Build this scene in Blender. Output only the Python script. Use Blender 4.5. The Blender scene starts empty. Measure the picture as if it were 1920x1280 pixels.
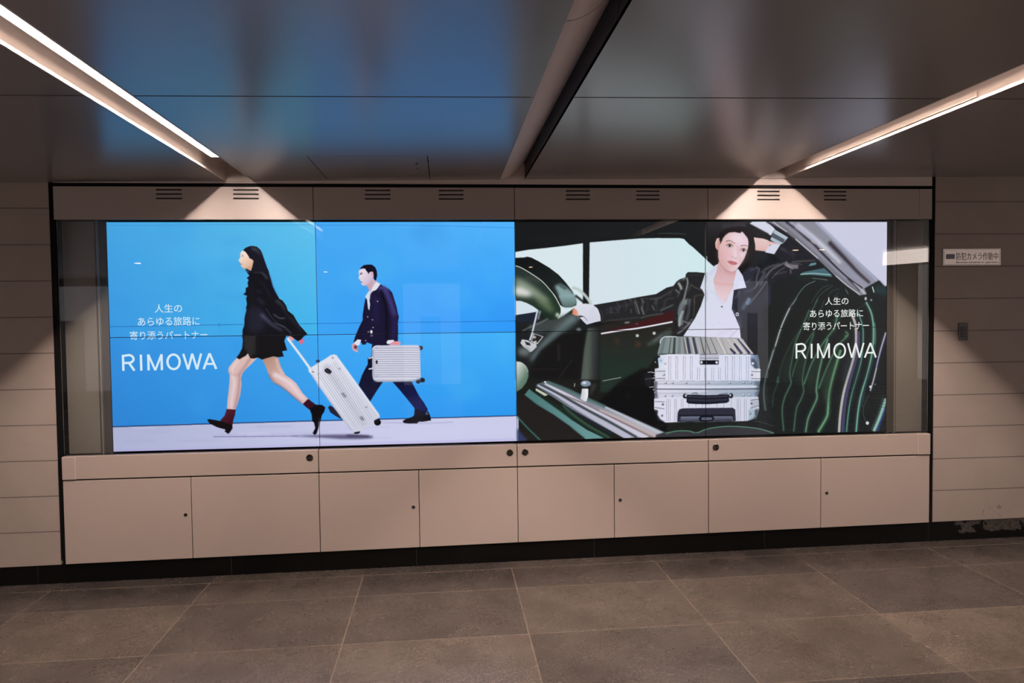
import bpy, bmesh, math, random
import numpy as np
from mathutils import Matrix, Vector

# ---------------------------------------------------------------- camera, world, exposure
SC = bpy.context.scene
COL = SC.collection
ZC = 1.4285                                  # height of the middle of the screens above the floor
cam = bpy.data.cameras.new('camera')
cam.sensor_width = 36.0; cam.sensor_fit = 'HORIZONTAL'
cam.lens = 1416.3656 / 1920 * 36.0
cam.clip_start = 0.02
camo = bpy.data.objects.new('camera', cam); COL.objects.link(camo)
camo.matrix_world = Matrix(((0.99593706, 0.0147918, -0.08882891, -0.44333),
                            (-0.08931054, 0.03591794, -0.99535598, -4.68480),
                            (-0.01153256, 0.99924527, 0.03709307, 0.11581 + ZC),
                            (0, 0, 0, 1)))
SC.camera = camo
world = bpy.data.worlds.new('world'); SC.world = world; world.use_nodes = True
world.node_tree.nodes['Background'].inputs[0].default_value = (1.0, 0.85, 0.79, 1)
world.node_tree.nodes['Background'].inputs[1].default_value = .82  # added ambient fill, entering by the passage ends left open
SC.view_settings.view_transform = 'Standard'; SC.view_settings.look = 'None'
SC.view_settings.exposure = 0.0; SC.view_settings.gamma = 1.0
SC.view_settings.use_curve_mapping = False
SC.cycles.max_bounces = 10; SC.cycles.diffuse_bounces = 5; SC.cycles.glossy_bounces = 5
SC.cycles.transparent_max_bounces = 12
SC.cycles.sample_clamp_indirect = 6.0
LAMP = 860.
DOWN = 22.0

# ---------------------------------------------------------------- helpers
def lin(c):
    return tuple((v / 255 / 12.92) if v / 255 <= .04045 else ((v / 255 + .055) / 1.055) ** 2.4 for v in c)

def mat(name, base, rough=.5, metal=0., spec=.5, noise=0., nscale=8., coat=0., emit=None, power=0., aniso=0.):
    m = bpy.data.materials.new(name); m.use_nodes = True
    nt = m.node_tree; b = nt.nodes['Principled BSDF']
    b.inputs['Base Color'].default_value = (*base, 1)
    b.inputs['Roughness'].default_value = rough; b.inputs['Metallic'].default_value = metal
    b.inputs['Specular IOR Level'].default_value = spec
    if coat: b.inputs['Coat Weight'].default_value = coat; b.inputs['Coat Roughness'].default_value = .12
    if aniso: b.inputs['Anisotropic'].default_value = aniso
    if emit:
        b.inputs['Emission Color'].default_value = (*emit, 1); b.inputs['Emission Strength'].default_value = power
    if noise:
        tc = nt.nodes.new('ShaderNodeTexCoord'); n = nt.nodes.new('ShaderNodeTexNoise')
        n.inputs['Scale'].default_value = nscale; n.inputs['Detail'].default_value = 5
        mx = nt.nodes.new('ShaderNodeMix'); mx.data_type = 'RGBA'
        mx.inputs[6].default_value = (*[v * (1 - noise) for v in base], 1)
        mx.inputs[7].default_value = (*[min(1, v * (1 + noise)) for v in base], 1)
        nt.links.new(tc.outputs['Object'], n.inputs['Vector']); nt.links.new(n.outputs['Fac'], mx.inputs[0])
        nt.links.new(mx.outputs[2], b.inputs['Base Color'])
    return m

def link(o, parent=None):
    COL.objects.link(o)
    if parent is not None: o.parent = parent
    return o

def obj(name, bm, m, parent=None, bevel=0., smooth=False):
    bmesh.ops.recalc_face_normals(bm, faces=bm.faces)
    me = bpy.data.meshes.new(name); bm.to_mesh(me); bm.free()
    for q in (m if isinstance(m, (list, tuple)) else [m]): me.materials.append(q)
    if smooth:
        for p in me.polygons: p.use_smooth = True
    o = link(bpy.data.objects.new(name, me), parent)
    if bevel:
        b = o.modifiers.new('bevel', 'BEVEL'); b.width = bevel; b.segments = 2; b.limit_method = 'ANGLE'
    return o

def tag(o, label=None, cat=None, group=None, kind=None):
    if label: o['label'] = label
    if cat: o['category'] = cat
    if group: o['group'] = group
    if kind: o['kind'] = kind
    return o

def empty(name, loc=(0, 0, 0)):
    o = bpy.data.objects.new(name, None); o.empty_display_size = .05; o.location = loc
    return link(o)

def under(root, o):
    """parent o to a thing's root; its mesh was made in world space"""
    o.parent = root; o.matrix_parent_inverse = Matrix.Translation(root.location).inverted()
    return o

def box(bm, x0, x1, y0, y1, z0, z1, shear=0., zs0=None):
    """axis box; top and bottom rise with x by 'shear'; zs0 gives the bottom its own slope"""
    s0 = shear if zs0 is None else zs0
    v = [bm.verts.new((x, y, z + (s0 if z == z0 else shear) * x)) for x in (x0, x1) for y in (y0, y1) for z in (z0, z1)]
    for f in ((0, 1, 3, 2), (4, 6, 7, 5), (0, 4, 5, 1), (2, 3, 7, 6), (0, 2, 6, 4), (1, 5, 7, 3)):
        bm.faces.new([v[i] for i in f])
    return bm

def boxes(*a, **k):
    bm = bmesh.new()
    for b in a: box(bm, *b, **k)
    return bm

def disc(bm, x, y, z, r, depth, n=28, dome=0.):
    """round plug facing -y"""
    rings = [(r, y + depth), (r, y + .25 * depth), (r * .9, y), (r * .08, y + dome)]
    vs = [[bm.verts.new((x + q * math.cos(2 * math.pi * i / n), yy, z + q * math.sin(2 * math.pi * i / n))) for i in range(n)] for q, yy in rings]
    for a, b in zip(vs, vs[1:]):
        for i in range(n): bm.faces.new((a[i], a[(i + 1) % n], b[(i + 1) % n], b[i]))
    bm.faces.new(vs[-1]); bm.faces.new(vs[0][::-1])
    return bm

def holed_plate(bm, x0, x1, y0, y1, z0, z1, holes):
    """plate in the xz plane between y0 and y1 with rectangular openings right through"""
    xs = sorted({x0, x1, *[h[0] for h in holes], *[h[1] for h in holes]})
    zs = sorted({z0, z1, *[h[2] for h in holes], *[h[3] for h in holes]})
    solid = {}
    for i in range(len(xs) - 1):
        for j in range(len(zs) - 1):
            cx, cz = (xs[i] + xs[i + 1]) / 2, (zs[j] + zs[j + 1]) / 2
            solid[i, j] = not any(h[0] < cx < h[1] and h[2] < cz < h[3] for h in holes)
    V = {}
    def v(i, j, k):
        if (i, j, k) not in V: V[i, j, k] = bm.verts.new((xs[i], (y0, y1)[k], zs[j]))
        return V[i, j, k]
    for (i, j), s in solid.items():
        if not s: continue
        for k in (0, 1): bm.faces.new([v(i, j, k), v(i + 1, j, k), v(i + 1, j + 1, k), v(i, j + 1, k)])
        for di, dj, a, b in ((-1, 0, (i, j), (i, j + 1)), (1, 0, (i + 1, j), (i + 1, j + 1)), (0, -1, (i, j), (i + 1, j)), (0, 1, (i, j + 1), (i + 1, j + 1))):
            if not solid.get((i + di, j + dj), False):
                bm.faces.new([v(*a, 0), v(*b, 0), v(*b, 1), v(*a, 1)])
    return bm

def text_mesh(s, heavy=0.):
    cu = bpy.data.curves.new('txt', 'FONT'); cu.body = s; cu.align_x = 'CENTER'; cu.offset = heavy
    o = bpy.data.objects.new('txt', cu); COL.objects.link(o)
    dg = bpy.context.evaluated_depsgraph_get(); dg.update()
    me = bpy.data.meshes.new_from_object(o.evaluated_get(dg))
    bpy.data.objects.remove(o); bpy.data.curves.remove(cu)
    return me

def fit_text(bm, s, x0, x1, z0, z1, y, heavy=0.):
    """writes s into bm so that its outline fills the given rectangle of the plane y"""
    me = text_mesh(s, heavy)
    co = np.zeros(len(me.vertices) * 3); me.vertices.foreach_get('co', co); co = co.reshape(-1, 3)
    lo, hi = co.min(0), co.max(0)
    vs = [bm.verts.new((x0 + (c[0] - lo[0]) / (hi[0] - lo[0]) * (x1 - x0), y, z0 + (c[1] - lo[1]) / (hi[1] - lo[1]) * (z1 - z0))) for c in co]
    for p in me.polygons:
        try: bm.faces.new([vs[i] for i in p.vertices])
        except ValueError: pass
    bpy.data.meshes.remove(me)

def ribbon(bm, pts, w, y, closed=False):
    """flat mitred stroke in the plane y"""
    P = [Vector(p) for p in pts]; n = len(P); L = []; R = []
    for i in range(n):
        a = P[i - 1] if i > 0 or closed else None; b = P[(i + 1) % n] if i < n - 1 or closed else None
        d0 = (P[i] - a).normalized() if a is not None else None; d1 = (b - P[i]).normalized() if b is not None else None
        d0 = d0 or d1; d1 = d1 or d0
        n0, n1 = Vector((-d0.y, d0.x)), Vector((-d1.y, d1.x)); m = (n0 + n1).normalized()
        k = w / 2 / max(.8, m.dot(n0))
        L.append(bm.verts.new((P[i].x + m.x * k, y, P[i].y + m.y * k))); R.append(bm.verts.new((P[i].x - m.x * k, y, P[i].y - m.y * k)))
    for i in range(n if closed else n - 1):
        j = (i + 1) % n
        bm.faces.new((L[i], L[j], R[j], R[i]))

# ---------------------------------------------------------------- materials
M = {}
M['fascia'] = mat('painted_steel', (.54, .458, .425), .42, noise=.03, nscale=3)
M['door'] = mat('painted_steel_doors', (.54, .435, .385), .42, noise=.03, nscale=3)
M['bay'] = mat('bay_lining', (.68, .61, .53), .55, noise=.03, nscale=2)
M['bay_dark'] = mat('bay_trim', (.25, .215, .19), .5)
M['black'] = mat('black_metal', (.008, .008, .009), .6, spec=.08)
M['void'] = mat('unlit_cavity', (.012, .011, .011), .9)
M['bezel'] = mat('screen_bezel', (.004, .004, .006), .45)
M['trough'] = mat('trough_paint', (.60, .52, .48), .5)
M['beige_matte'] = mat('matte_soffit', (.82, .70, .66), .7, noise=.04, nscale=4)
M['chrome'] = mat('turned_steel', (.13, .115, .105), .27, metal=1., aniso=.9)
_n = M['chrome'].node_tree; _t = _n.nodes.new('ShaderNodeTangent'); _t.direction_type = 'RADIAL'; _t.axis = 'Y'
_n.links.new(_t.outputs[0], _n.nodes['Principled BSDF'].inputs['Tangent'])
M['lock'] = mat('lock_cylinder', (.16, .155, .17), .3, metal=1.)
M['sign'] = mat('sign_plate', (.80, .72, .68), .33, metal=.75, noise=.05, nscale=30)
M['sign_ink'] = mat('sign_print', (.24, .20, .20), .5)
M['sign_dark'] = mat('sign_dark_print', (.05, .04, .06), .5)
M['sign_blue'] = mat('sign_picture', (.28, .30, .36), .5, noise=.2, nscale=40)
M['plate'] = mat('switch_frame', (.115, .10, .12), .4)
M['switch'] = mat('switch_face', (.008, .007, .008), .35)
M['grey_dot'] = mat('switch_marks', (.25, .25, .20), .4)
M['lamp'] = mat('lamp_diffuser', (.9, .85, .8), .5, emit=(1., .835, .735), power=LAMP)
M['down'] = mat('downlight_lens', (.9, .85, .8), .5, emit=(1., .66, .46), power=DOWN)
M['cove'] = mat('luminous_panel', (.9, .85, .8), .5, emit=(1., .84, .76), power=7.)
M['side_glow'] = mat('added_side_glow', (.8, .75, .7), .5, emit=(1., .835, .735), power=.75)  # emission added to the housing's side plates to brighten the trough
M['channel_shade'] = mat('channel_shade', (.045, .043, .045), .6)  # near-black colour stands in for the shade inside the channel
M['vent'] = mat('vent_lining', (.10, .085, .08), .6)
M['lamp_soft'] = mat('batten_diffuser', (.9, .85, .8), .5, emit=(1., .835, .735), power=6.)
M['far_wall'] = mat('far_hall_wall', (.30, .27, .25), .6, noise=.05, nscale=1)
M['far_shutter'] = mat('ribbed_shutter', (.6, .58, .57), .5)
M['far_light'] = mat('far_hall_panel', (.78, .74, .72), .5, emit=(.8, .78, .9), power=.5)

def nodes_of(m): return m.node_tree.nodes, m.node_tree.links, m.node_tree.nodes['Principled BSDF']

def mth(nt, op, a, b=None, c=None):
    n = nt.nodes.new('ShaderNodeMath'); n.operation = op
    for i, v in enumerate((a, b, c)):
        if v is None: continue
        if isinstance(v, (int, float)): n.inputs[i].default_value = v
        else: nt.links.new(v, n.inputs[i])
    return n.outputs[0]

def ramp(nt, fac, stops):
    n = nt.nodes.new('ShaderNodeValToRGB'); e = n.color_ramp.elements
    while len(e) < len(stops): e.new(.5)
    for el, (p, c) in zip(e, stops): el.position = p; el.color = (*c, 1)
    nt.links.new(fac, n.inputs[0]); return n.outputs[0]

def noise(nt, vec, scale, detail=4, rough=.55):
    n = nt.nodes.new('ShaderNodeTexNoise'); n.inputs['Scale'].default_value = scale
    n.inputs['Detail'].default_value = detail; n.inputs['Roughness'].default_value = rough
    nt.links.new(vec, n.inputs['Vector']); return n.outputs['Fac']

def mixc(nt, fac, a, b, mode='MIX'):
    n = nt.nodes.new('ShaderNodeMix'); n.data_type = 'RGBA'; n.blend_type = mode
    for i, v in ((0, fac), (6, a), (7, b)):
        if isinstance(v, (int, float)): n.inputs[i].default_value = v
        elif isinstance(v, tuple): n.inputs[i].default_value = (*v, 1)
        else: nt.links.new(v, n.inputs[i])
    return n.outputs[2]

def stone_floor():
    m = mat('granite_pavers', (.1, .09, .08), .4); nt = m.node_tree; N, L, B = nodes_of(m)
    tc = N.new('ShaderNodeTexCoord'); sp = N.new('ShaderNodeSeparateXYZ'); L.new(tc.outputs['Object'], sp.inputs[0])
    u = mth(nt, 'DIVIDE', mth(nt, 'ADD', sp.outputs[0], .059), .888)
    v = mth(nt, 'DIVIDE', mth(nt, 'SUBTRACT', mth(nt, 'MULTIPLY', sp.outputs[1], -1.), .505), .612)
    def joint(t, size, wid):                                    # 1 in a joint
        f = mth(nt, 'FRACT', mth(nt, 'ADD', t, .5)); d = mth(nt, 'MULTIPLY', mth(nt, 'ABSOLUTE', mth(nt, 'SUBTRACT', f, .5)), size)
        return mth(nt, 'LESS_THAN', d, wid)
    wob = mth(nt, 'MULTIPLY', mth(nt, 'SUBTRACT', noise(nt, tc.outputs['Object'], 35, 3), .5), .006)
    jw = mth(nt, 'ADD', wob, .0032)
    first = mth(nt, 'GREATER_THAN', v, -.56)                     # rows in front of the narrow strip along the wall
    ju = mth(nt, 'MULTIPLY', joint(u, .888, jw), first)
    jv = mth(nt, 'MULTIPLY', joint(v, .612, jw), mth(nt, 'GREATER_THAN', v, -.3))
    jf = mth(nt, 'LESS_THAN', mth(nt, 'ABSOLUTE', mth(nt, 'ADD', sp.outputs[1], .172)), mth(nt, 'ADD', wob, .004))
    jj = mth(nt, 'MAXIMUM', mth(nt, 'MAXIMUM', ju, jv), jf)
    cell = N.new('ShaderNodeCombineXYZ'); L.new(mth(nt, 'FLOOR', u), cell.inputs[0]); L.new(mth(nt, 'FLOOR', v), cell.inputs[1])
    wn = N.new('ShaderNodeTexWhiteNoise'); wn.noise_dimensions = '3D'; L.new(cell.outputs[0], wn.inputs['Vector'])
    tone = ramp(nt, wn.outputs['Value'], [(0, (.068, .057, .054)), (.5, (.098, .080, .070)), (1, (.148, .116, .095))])
    grain = ramp(nt, noise(nt, tc.outputs['Object'], 170, 6, .75), [(.25, (.5, .5, .5)), (.5, (1, 1, 1)), (.72, (1.75, 1.7, 1.6))])
    c = mixc(nt, 1., tone, grain, 'MULTIPLY')
    blot = ramp(nt, noise(nt, tc.outputs['Object'], 85, 6, .8), [(.3, (.6, .6, .6)), (.5, (1, 1, 1)), (.7, (1.7, 1.64, 1.56))])
    c = mixc(nt, 1., c, blot, 'MULTIPLY')
    dirt = ramp(nt, noise(nt, tc.outputs['Object'], 3.2, 7, .65), [(.34, (.72, .70, .69)), (.55, (1, 1, 1)), (.74, (1.32, 1.28, 1.22))])
    c = mixc(nt, 1., c, dirt, 'MULTIPLY')
    c = mixc(nt, mth(nt, 'MULTIPLY', jj, .75), c, (.26, .20, .15))
    L.new(c, B.inputs['Base Color'])
    r = mth(nt, 'ADD', .14, mth(nt, 'MULTIPLY', noise(nt, tc.outputs['Object'], 5, 5), .26)); L.new(r, B.inputs['Roughness'])
    bp = N.new('ShaderNodeBump'); bp.inputs['Strength'].default_value = .12; bp.inputs['Distance'].default_value = .002
    L.new(noise(nt, tc.outputs['Object'], 120, 4), bp.inputs['Height']); L.new(bp.outputs[0], B.inputs['Normal'])
    return m
M['floor'] = stone_floor()

def wall_tiles(name, z0, pitch, stains=False):
    m = mat(name, (.4, .36, .33), .5); nt = m.node_tree; N, L, B = nodes_of(m)
    tc = N.new('ShaderNodeTexCoord'); sp = N.new('ShaderNodeSeparateXYZ'); L.new(tc.outputs['Object'], sp.inputs[0])
    t = mth(nt, 'DIVIDE', mth(nt, 'SUBTRACT', sp.outputs[2], z0), pitch)
    f = mth(nt, 'FRACT', mth(nt, 'ADD', t, .5)); d = mth(nt, 'MULTIPLY', mth(nt, 'ABSOLUTE', mth(nt, 'SUBTRACT', f, .5)), pitch)
    jj = mth(nt, 'LESS_THAN', d, .0032)
    base = ramp(nt, noise(nt, tc.outputs['Object'], 2.2, 6, .6), [(.3, (.415, .338, .296)), (.7, (.49, .40, .352))])
    if stains:
        s = noise(nt, tc.outputs['Object'], 26, 4, .7)
        px = mth(nt, 'ABSOLUTE', mth(nt, 'SUBTRACT', sp.outputs[0], 3.14)); pz = mth(nt, 'ABSOLUTE', mth(nt, 'SUBTRACT', sp.outputs[2], .21))
        near = mth(nt, 'MULTIPLY', mth(nt, 'LESS_THAN', px, .07), mth(nt, 'LESS_THAN', pz, .04))
        base = mixc(nt, mth(nt, 'MULTIPLY', mth(nt, 'GREATER_THAN', s, .56), mth(nt, 'MULTIPLY', near, .55)), base, (.16, .13, .12))
    c = mixc(nt, mth(nt, 'MULTIPLY', jj, .75), base, (.10, .085, .08))
    L.new(c, B.inputs['Base Color'])
    bp = N.new('ShaderNodeBump'); bp.inputs['Strength'].default_value = .35; bp.inputs['Distance'].default_value = .003
    L.new(mth(nt, 'SUBTRACT', 1., jj), bp.inputs['Height']); L.new(bp.outputs[0], B.inputs['Normal'])
    return m
M['wall_l'] = wall_tiles('wall_tiles_left', .2905, .2106)
M['wall_r'] = wall_tiles('wall_tiles_right', .355, .2087, True)

def brushed_ceiling():
    m = mat('satin_ceiling_metal', (.29, .262, .25), .2, spec=.6); nt = m.node_tree; N, L, B = nodes_of(m)
    tc = N.new('ShaderNodeTexCoord'); mp = N.new('ShaderNodeMapping'); mp.inputs['Scale'].default_value = (3., 60., 3.)
    L.new(tc.outputs['Object'], mp.inputs[0])
    r = mth(nt, 'ADD', .22, mth(nt, 'MULTIPLY', noise(nt, mp.outputs[0], 4, 4), .07)); L.new(r, B.inputs['Roughness'])
    B.inputs['IOR'].default_value = 1.6
    bp = N.new('ShaderNodeBump'); bp.inputs['Strength'].default_value = .02; bp.inputs['Distance'].default_value = .01
    L.new(noise(nt, tc.outputs['Object'], 2.2, 3), bp.inputs['Height']); L.new(bp.outputs[0], B.inputs['Normal'])
    return m
M['ceiling'] = brushed_ceiling()

def plinth_stone():
    m = mat('black_plinth_stone', (.006, .006, .006), .3, spec=.12); nt = m.node_tree; N, L, B = nodes_of(m)
    tc = N.new('ShaderNodeTexCoord'); sp = N.new('ShaderNodeSeparateXYZ'); L.new(tc.outputs['Object'], sp.inputs[0])
    t = mth(nt, 'FRACT', mth(nt, 'DIVIDE', mth(nt, 'ADD', sp.outputs[0], 1.19), 1.11))
    jj = mth(nt, 'LESS_THAN', mth(nt, 'ABSOLUTE', mth(nt, 'SUBTRACT', t, .5)), .0016)
    worn = mth(nt, 'MULTIPLY', mth(nt, 'GREATER_THAN', noise(nt, tc.outputs['Object'], 9, 5, .6), .47), mth(nt, 'MULTIPLY', mth(nt, 'GREATER_THAN', mth(nt, 'ADD', sp.outputs[0], mth(nt, 'MULTIPLY', noise(nt, tc.outputs['Object'], 7, 3), .5)), 3.18), mth(nt, 'GREATER_THAN', mth(nt, 'ADD', sp.outputs[2], mth(nt, 'MULTIPLY', noise(nt, tc.outputs['Object'], 14, 3), .06)), .105)))
    c = mixc(nt, mth(nt, 'MULTIPLY', jj, .8), (.0055, .0052, .005), (.045, .04, .035))
    grey = ramp(nt, noise(nt, tc.outputs['Object'], 40, 5, .7), [(.3, (.04, .035, .03)), (.7, (.14, .12, .105))])
    c = mixc(nt, mth(nt, 'MULTIPLY', worn, .8), c, grey); L.new(c, B.inputs['Base Color'])
    return m
M['plinth'] = plinth_stone()

def glass():
    m = bpy.data.materials.new('clear_glass'); m.use_nodes = True; nt = m.node_tree; nt.nodes.clear()
    o = nt.nodes.new('ShaderNodeOutputMaterial'); mx = nt.nodes.new('ShaderNodeMixShader'); fr = nt.nodes.new('ShaderNodeFresnel')
    fr.inputs['IOR'].default_value = 1.5
    t = nt.nodes.new('ShaderNodeBsdfTransparent'); t.inputs[0].default_value = (.985, .99, .985, 1)
    g = nt.nodes.new('ShaderNodeBsdfGlossy'); g.inputs['Roughness'].default_value = 0.0
    nt.links.new(fr.outputs[0], mx.inputs[0]); nt.links.new(t.outputs[0], mx.inputs[1]); nt.links.new(g.outputs[0], mx.inputs[2])
    nt.links.new(mx.outputs[0], o.inputs[0]); return m
M['glass'] = glass()
M['glass_edge'] = mat('glass_edge', (.02, .035, .04), .2)

def screen_material():
    m = bpy.data.materials.new('lit_screen'); m.use_nodes = True; nt = m.node_tree; nt.nodes.clear()
    o = nt.nodes.new('ShaderNodeOutputMaterial'); e = nt.nodes.new('ShaderNodeEmission'); a = nt.nodes.new('ShaderNodeAttribute')
    a.attribute_name = 'pic'; e.inputs[1].default_value = 1.07
    nt.links.new(a.outputs['Color'], e.inputs[0]); nt.links.new(e.outputs[0], o.inputs[0])
    m.cycles.emission_sampling = 'NONE'
    return m
M['screen'] = screen_material()
def letter_glow(name, c):
    m = bpy.data.materials.new(name); m.use_nodes = True; nt = m.node_tree; nt.nodes.clear()
    o = nt.nodes.new('ShaderNodeOutputMaterial'); e = nt.nodes.new('ShaderNodeEmission')
    e.inputs[0].default_value = (*lin(c), 1); e.inputs[1].default_value = 1.07
    nt.links.new(e.outputs[0], o.inputs[0]); m.cycles.emission_sampling = 'NONE'; return m
M['letters_pale'] = letter_glow('lit_letters_pale', (214, 236, 250))
M['letters_white'] = letter_glow('lit_letters_white', (238, 242, 240))

# ---------------------------------------------------------------- the setting
FS, CS = .0077, .0103                        # the passage rises slightly to the right
CZ = .9325 + ZC                              # ceiling height at x = 0
XL, XR, YB = -9., 9.5, -10.5
o = obj('floor', boxes((XL, XR, YB, .12, -.12, 0.), shear=FS), M['floor']); tag(o, kind='structure')
ceil = obj('ceiling', boxes((XL, XR, YB, .12, CZ + .19, CZ + .31), shear=CS), M['void']); tag(ceil, kind='structure')

SLOT = ((-1.714, -1.554), (1.545, 1.705))    # the two lamp slots in view, then the channel between them
CH = (-.092, .060)
rows = [(-.062, -1.809), (-1.821, -3.62), (-3.632, -5.43), (-5.442, -7.25), (-7.262, -9.0), (-9.012, YB)]
cols = [(XL, SLOT[0][0]), (SLOT[0][1], CH[0]), (CH[1], SLOT[1][0]), (SLOT[1][1], XR)]
HATCH = (-1.119, -.519, -.755)
for i, (ya, yb) in enumerate(rows):
    for j, (xa, xb) in enumerate(cols):
        if (i, j) == (0, 1):                 # this panel is cut around the access hatch
            bm = boxes((xa, HATCH[0] - .0045, yb, ya, CZ, CZ + .016), (HATCH[1] + .0045, xb, yb, ya, CZ, CZ + .016),
                       (HATCH[0] - .0045, HATCH[1] + .0045, yb, HATCH[2] - .005, CZ, CZ + .016), shear=CS)
        else:
            bm = boxes((xa, xb, yb, ya, CZ, CZ + .016), shear=CS)
        obj('ceiling_panel', bm, M['ceiling'], ceil)
h = obj('access_hatch', boxes((HATCH[0], HATCH[1], HATCH[2], -.066, CZ + .0004, CZ + .014), shear=CS), M['ceiling'], ceil)
obj('hatch_latch', boxes((-.585, -.572, -.575, -.548, CZ - .0015 - CS * 0, CZ + .002), (-.583, -.576, -.43, -.415, CZ - .001, CZ + .002), shear=CS), M['black'], h)
# channel between the metal panels: one rounded side, one sharp side coloured dark for shade
bm = bmesh.new()
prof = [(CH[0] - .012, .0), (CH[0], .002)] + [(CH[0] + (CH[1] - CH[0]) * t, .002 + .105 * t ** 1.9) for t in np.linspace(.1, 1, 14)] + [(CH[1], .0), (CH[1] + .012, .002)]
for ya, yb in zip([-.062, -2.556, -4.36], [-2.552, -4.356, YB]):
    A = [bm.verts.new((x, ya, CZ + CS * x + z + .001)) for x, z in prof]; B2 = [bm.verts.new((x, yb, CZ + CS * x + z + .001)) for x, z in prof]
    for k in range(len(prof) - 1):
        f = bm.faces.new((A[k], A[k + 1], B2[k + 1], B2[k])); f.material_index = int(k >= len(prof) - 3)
ch = obj('ceiling_channel', bm, [M['beige_matte'], M['channel_shade']], ceil)

# walls
def wall(name, bm, m): return tag(obj(name, bm, m), kind='structure')
wall('wall_left', boxes((XL, -2.722, -.05, .02, .1205, CZ + .18), shear=0., zs0=.0103), M['wall_l'])
wall('wall_right', boxes((2.722, XR, -.05, .02, .1205, CZ + .26), shear=0., zs0=.0103), M['wall_r'])
wall('wall_back', boxes((XL, XR, .06, .12, -.1, CZ + .4)), M['void'])
wall('baseboard_back', boxes((XL, XR, -.046, .02, 0., .1195), shear=.0103, zs0=FS), M['plinth'])
wall('trim_1', boxes((-2.692, 2.692, -.058, -.02, 2.333, CZ + .10), shear=0.), M['beige_matte'])
bm = boxes((-2.722, 2.722, -.045, -.02, 2.312, 2.333), (-2.722, -2.692, -.044, .05, .1205, CZ + .02), (2.692, 2.722, -.044, .05, .1205, CZ + .06), shear=0.)
wall('trim_2', bm, M['black'])
wall('wall_far', boxes((XL, XR, YB - .1, YB, -.2, CZ + .4)), M['far_wall'])
# ---------------------------------------------------------------- lamps in the ceiling slots
def slot_lamp(xa, xb, y0, y1, label, ledge=False):
    xc = (xa + xb) / 2; zc = CZ + CS * xc
    root = empty('slot_light', (xc, (y0 + y1) / 2, zc)); tag(root, label, 'ceiling light')
    t = .004
    bm = boxes((xa - t, xa + .0015, YB + .01, -.062, zc - .0012, zc + .12), (xb - .0015, xb + t, YB + .01, -.062, zc - .0012, zc + .12), (xa - t, xb + t, YB + .01, -.062, zc + .12, zc + .124), (xa, xb, -.072, -.063, zc - .004, zc + .12))
    under(root, obj('trough', bm, M['trough']))
    under(root, obj('glow_plate', boxes((xc - .0305, xc - .0275, y1, y0, zc + .0475, zc + .082)), M['side_glow'])); under(root, obj('glow_plate', boxes((xc + .0275, xc + .0305, y1, y0, zc + .0475, zc + .082)), M['side_glow']))  # side plates of the housing, with the added glow
    bm = boxes((xc - .033, xc + .033, y1, y0, zc + .076, zc + .12), (xc - .033, xc + .033, y0, y0 + .004, zc + .0475, zc + .12))
    under(root, obj('lamp_housing', bm, M['trough']))
    under(root, obj('lamp_diffuser', boxes((xc - .0045, xc + .0045, y1 + .004, y0 - .004, zc + .070, zc + .075)), M['lamp']))
    if ledge:
        bm = boxes((xb - .008, xb - .001, -1.80, -.30, zc + .014, zc + .036))
        under(root, obj('side_rail', bm, M['trough']))
    return root
slot_lamp(*SLOT[0], -.52, -3.25, 'linear lamp recessed in the long ceiling slot on the left, bright diffuser showing')
slot_lamp(*SLOT[1], -.40, -3.30, 'linear lamp recessed in the long ceiling slot on the right, only its lit edge showing', True)

def far_lamp(xc, y0, y1, label):
    zc = CZ + CS * xc
    o = obj('ceiling_batten', boxes((xc - .03, xc + .03, y1, y0, zc - .05, zc - .001)), M['lamp_soft']); tag(o, label, 'ceiling light'); return o

# ---------------------------------------------------------------- the picture on the screens
RES = 2.5
CW, CH = 1942, 549
IMG = np.zeros((CH, CW, 3), np.float32)
IDS = np.zeros((CH, CW), np.int16)

def box_blur(m, r):
    r = int(round((r - 1) * .8))
    if r < 1: return m
    for ax in (0, 1):
        for _ in range(2):
            p = [(0, 0), (0, 0)]; p[ax] = (r + 1, r)
            c = np.cumsum(np.pad(m, p, mode='edge'), axis=ax)
            n = m.shape[ax]; k = 2 * r + 1
            m = (np.take(c, np.arange(k, k + n), ax) - np.take(c, np.arange(0, n), ax)) / k
    return m

def spline(pts, n=8, closed=False):
    P = np.asarray(pts, float)
    if len(P) < 3: return P
    Q = np.vstack([P[-1], P, P[0], P[1]]) if closed else np.vstack([2 * P[0] - P[1], P, 2 * P[-1] - P[-2]])
    out = []; t = np.linspace(0, 1, n, endpoint=False)[:, None]
    for i in range(1, len(Q) - 2):
        a, b, c, d = Q[i - 1], Q[i], Q[i + 1], Q[i + 2]
        out.append(.5 * (2 * b + (c - a) * t + (2 * a - 5 * b + 4 * c - d) * t * t + (3 * b - a - 3 * c + d) * t ** 3))
    if not closed: out.append(P[-1:])
    return np.vstack(out)

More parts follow.
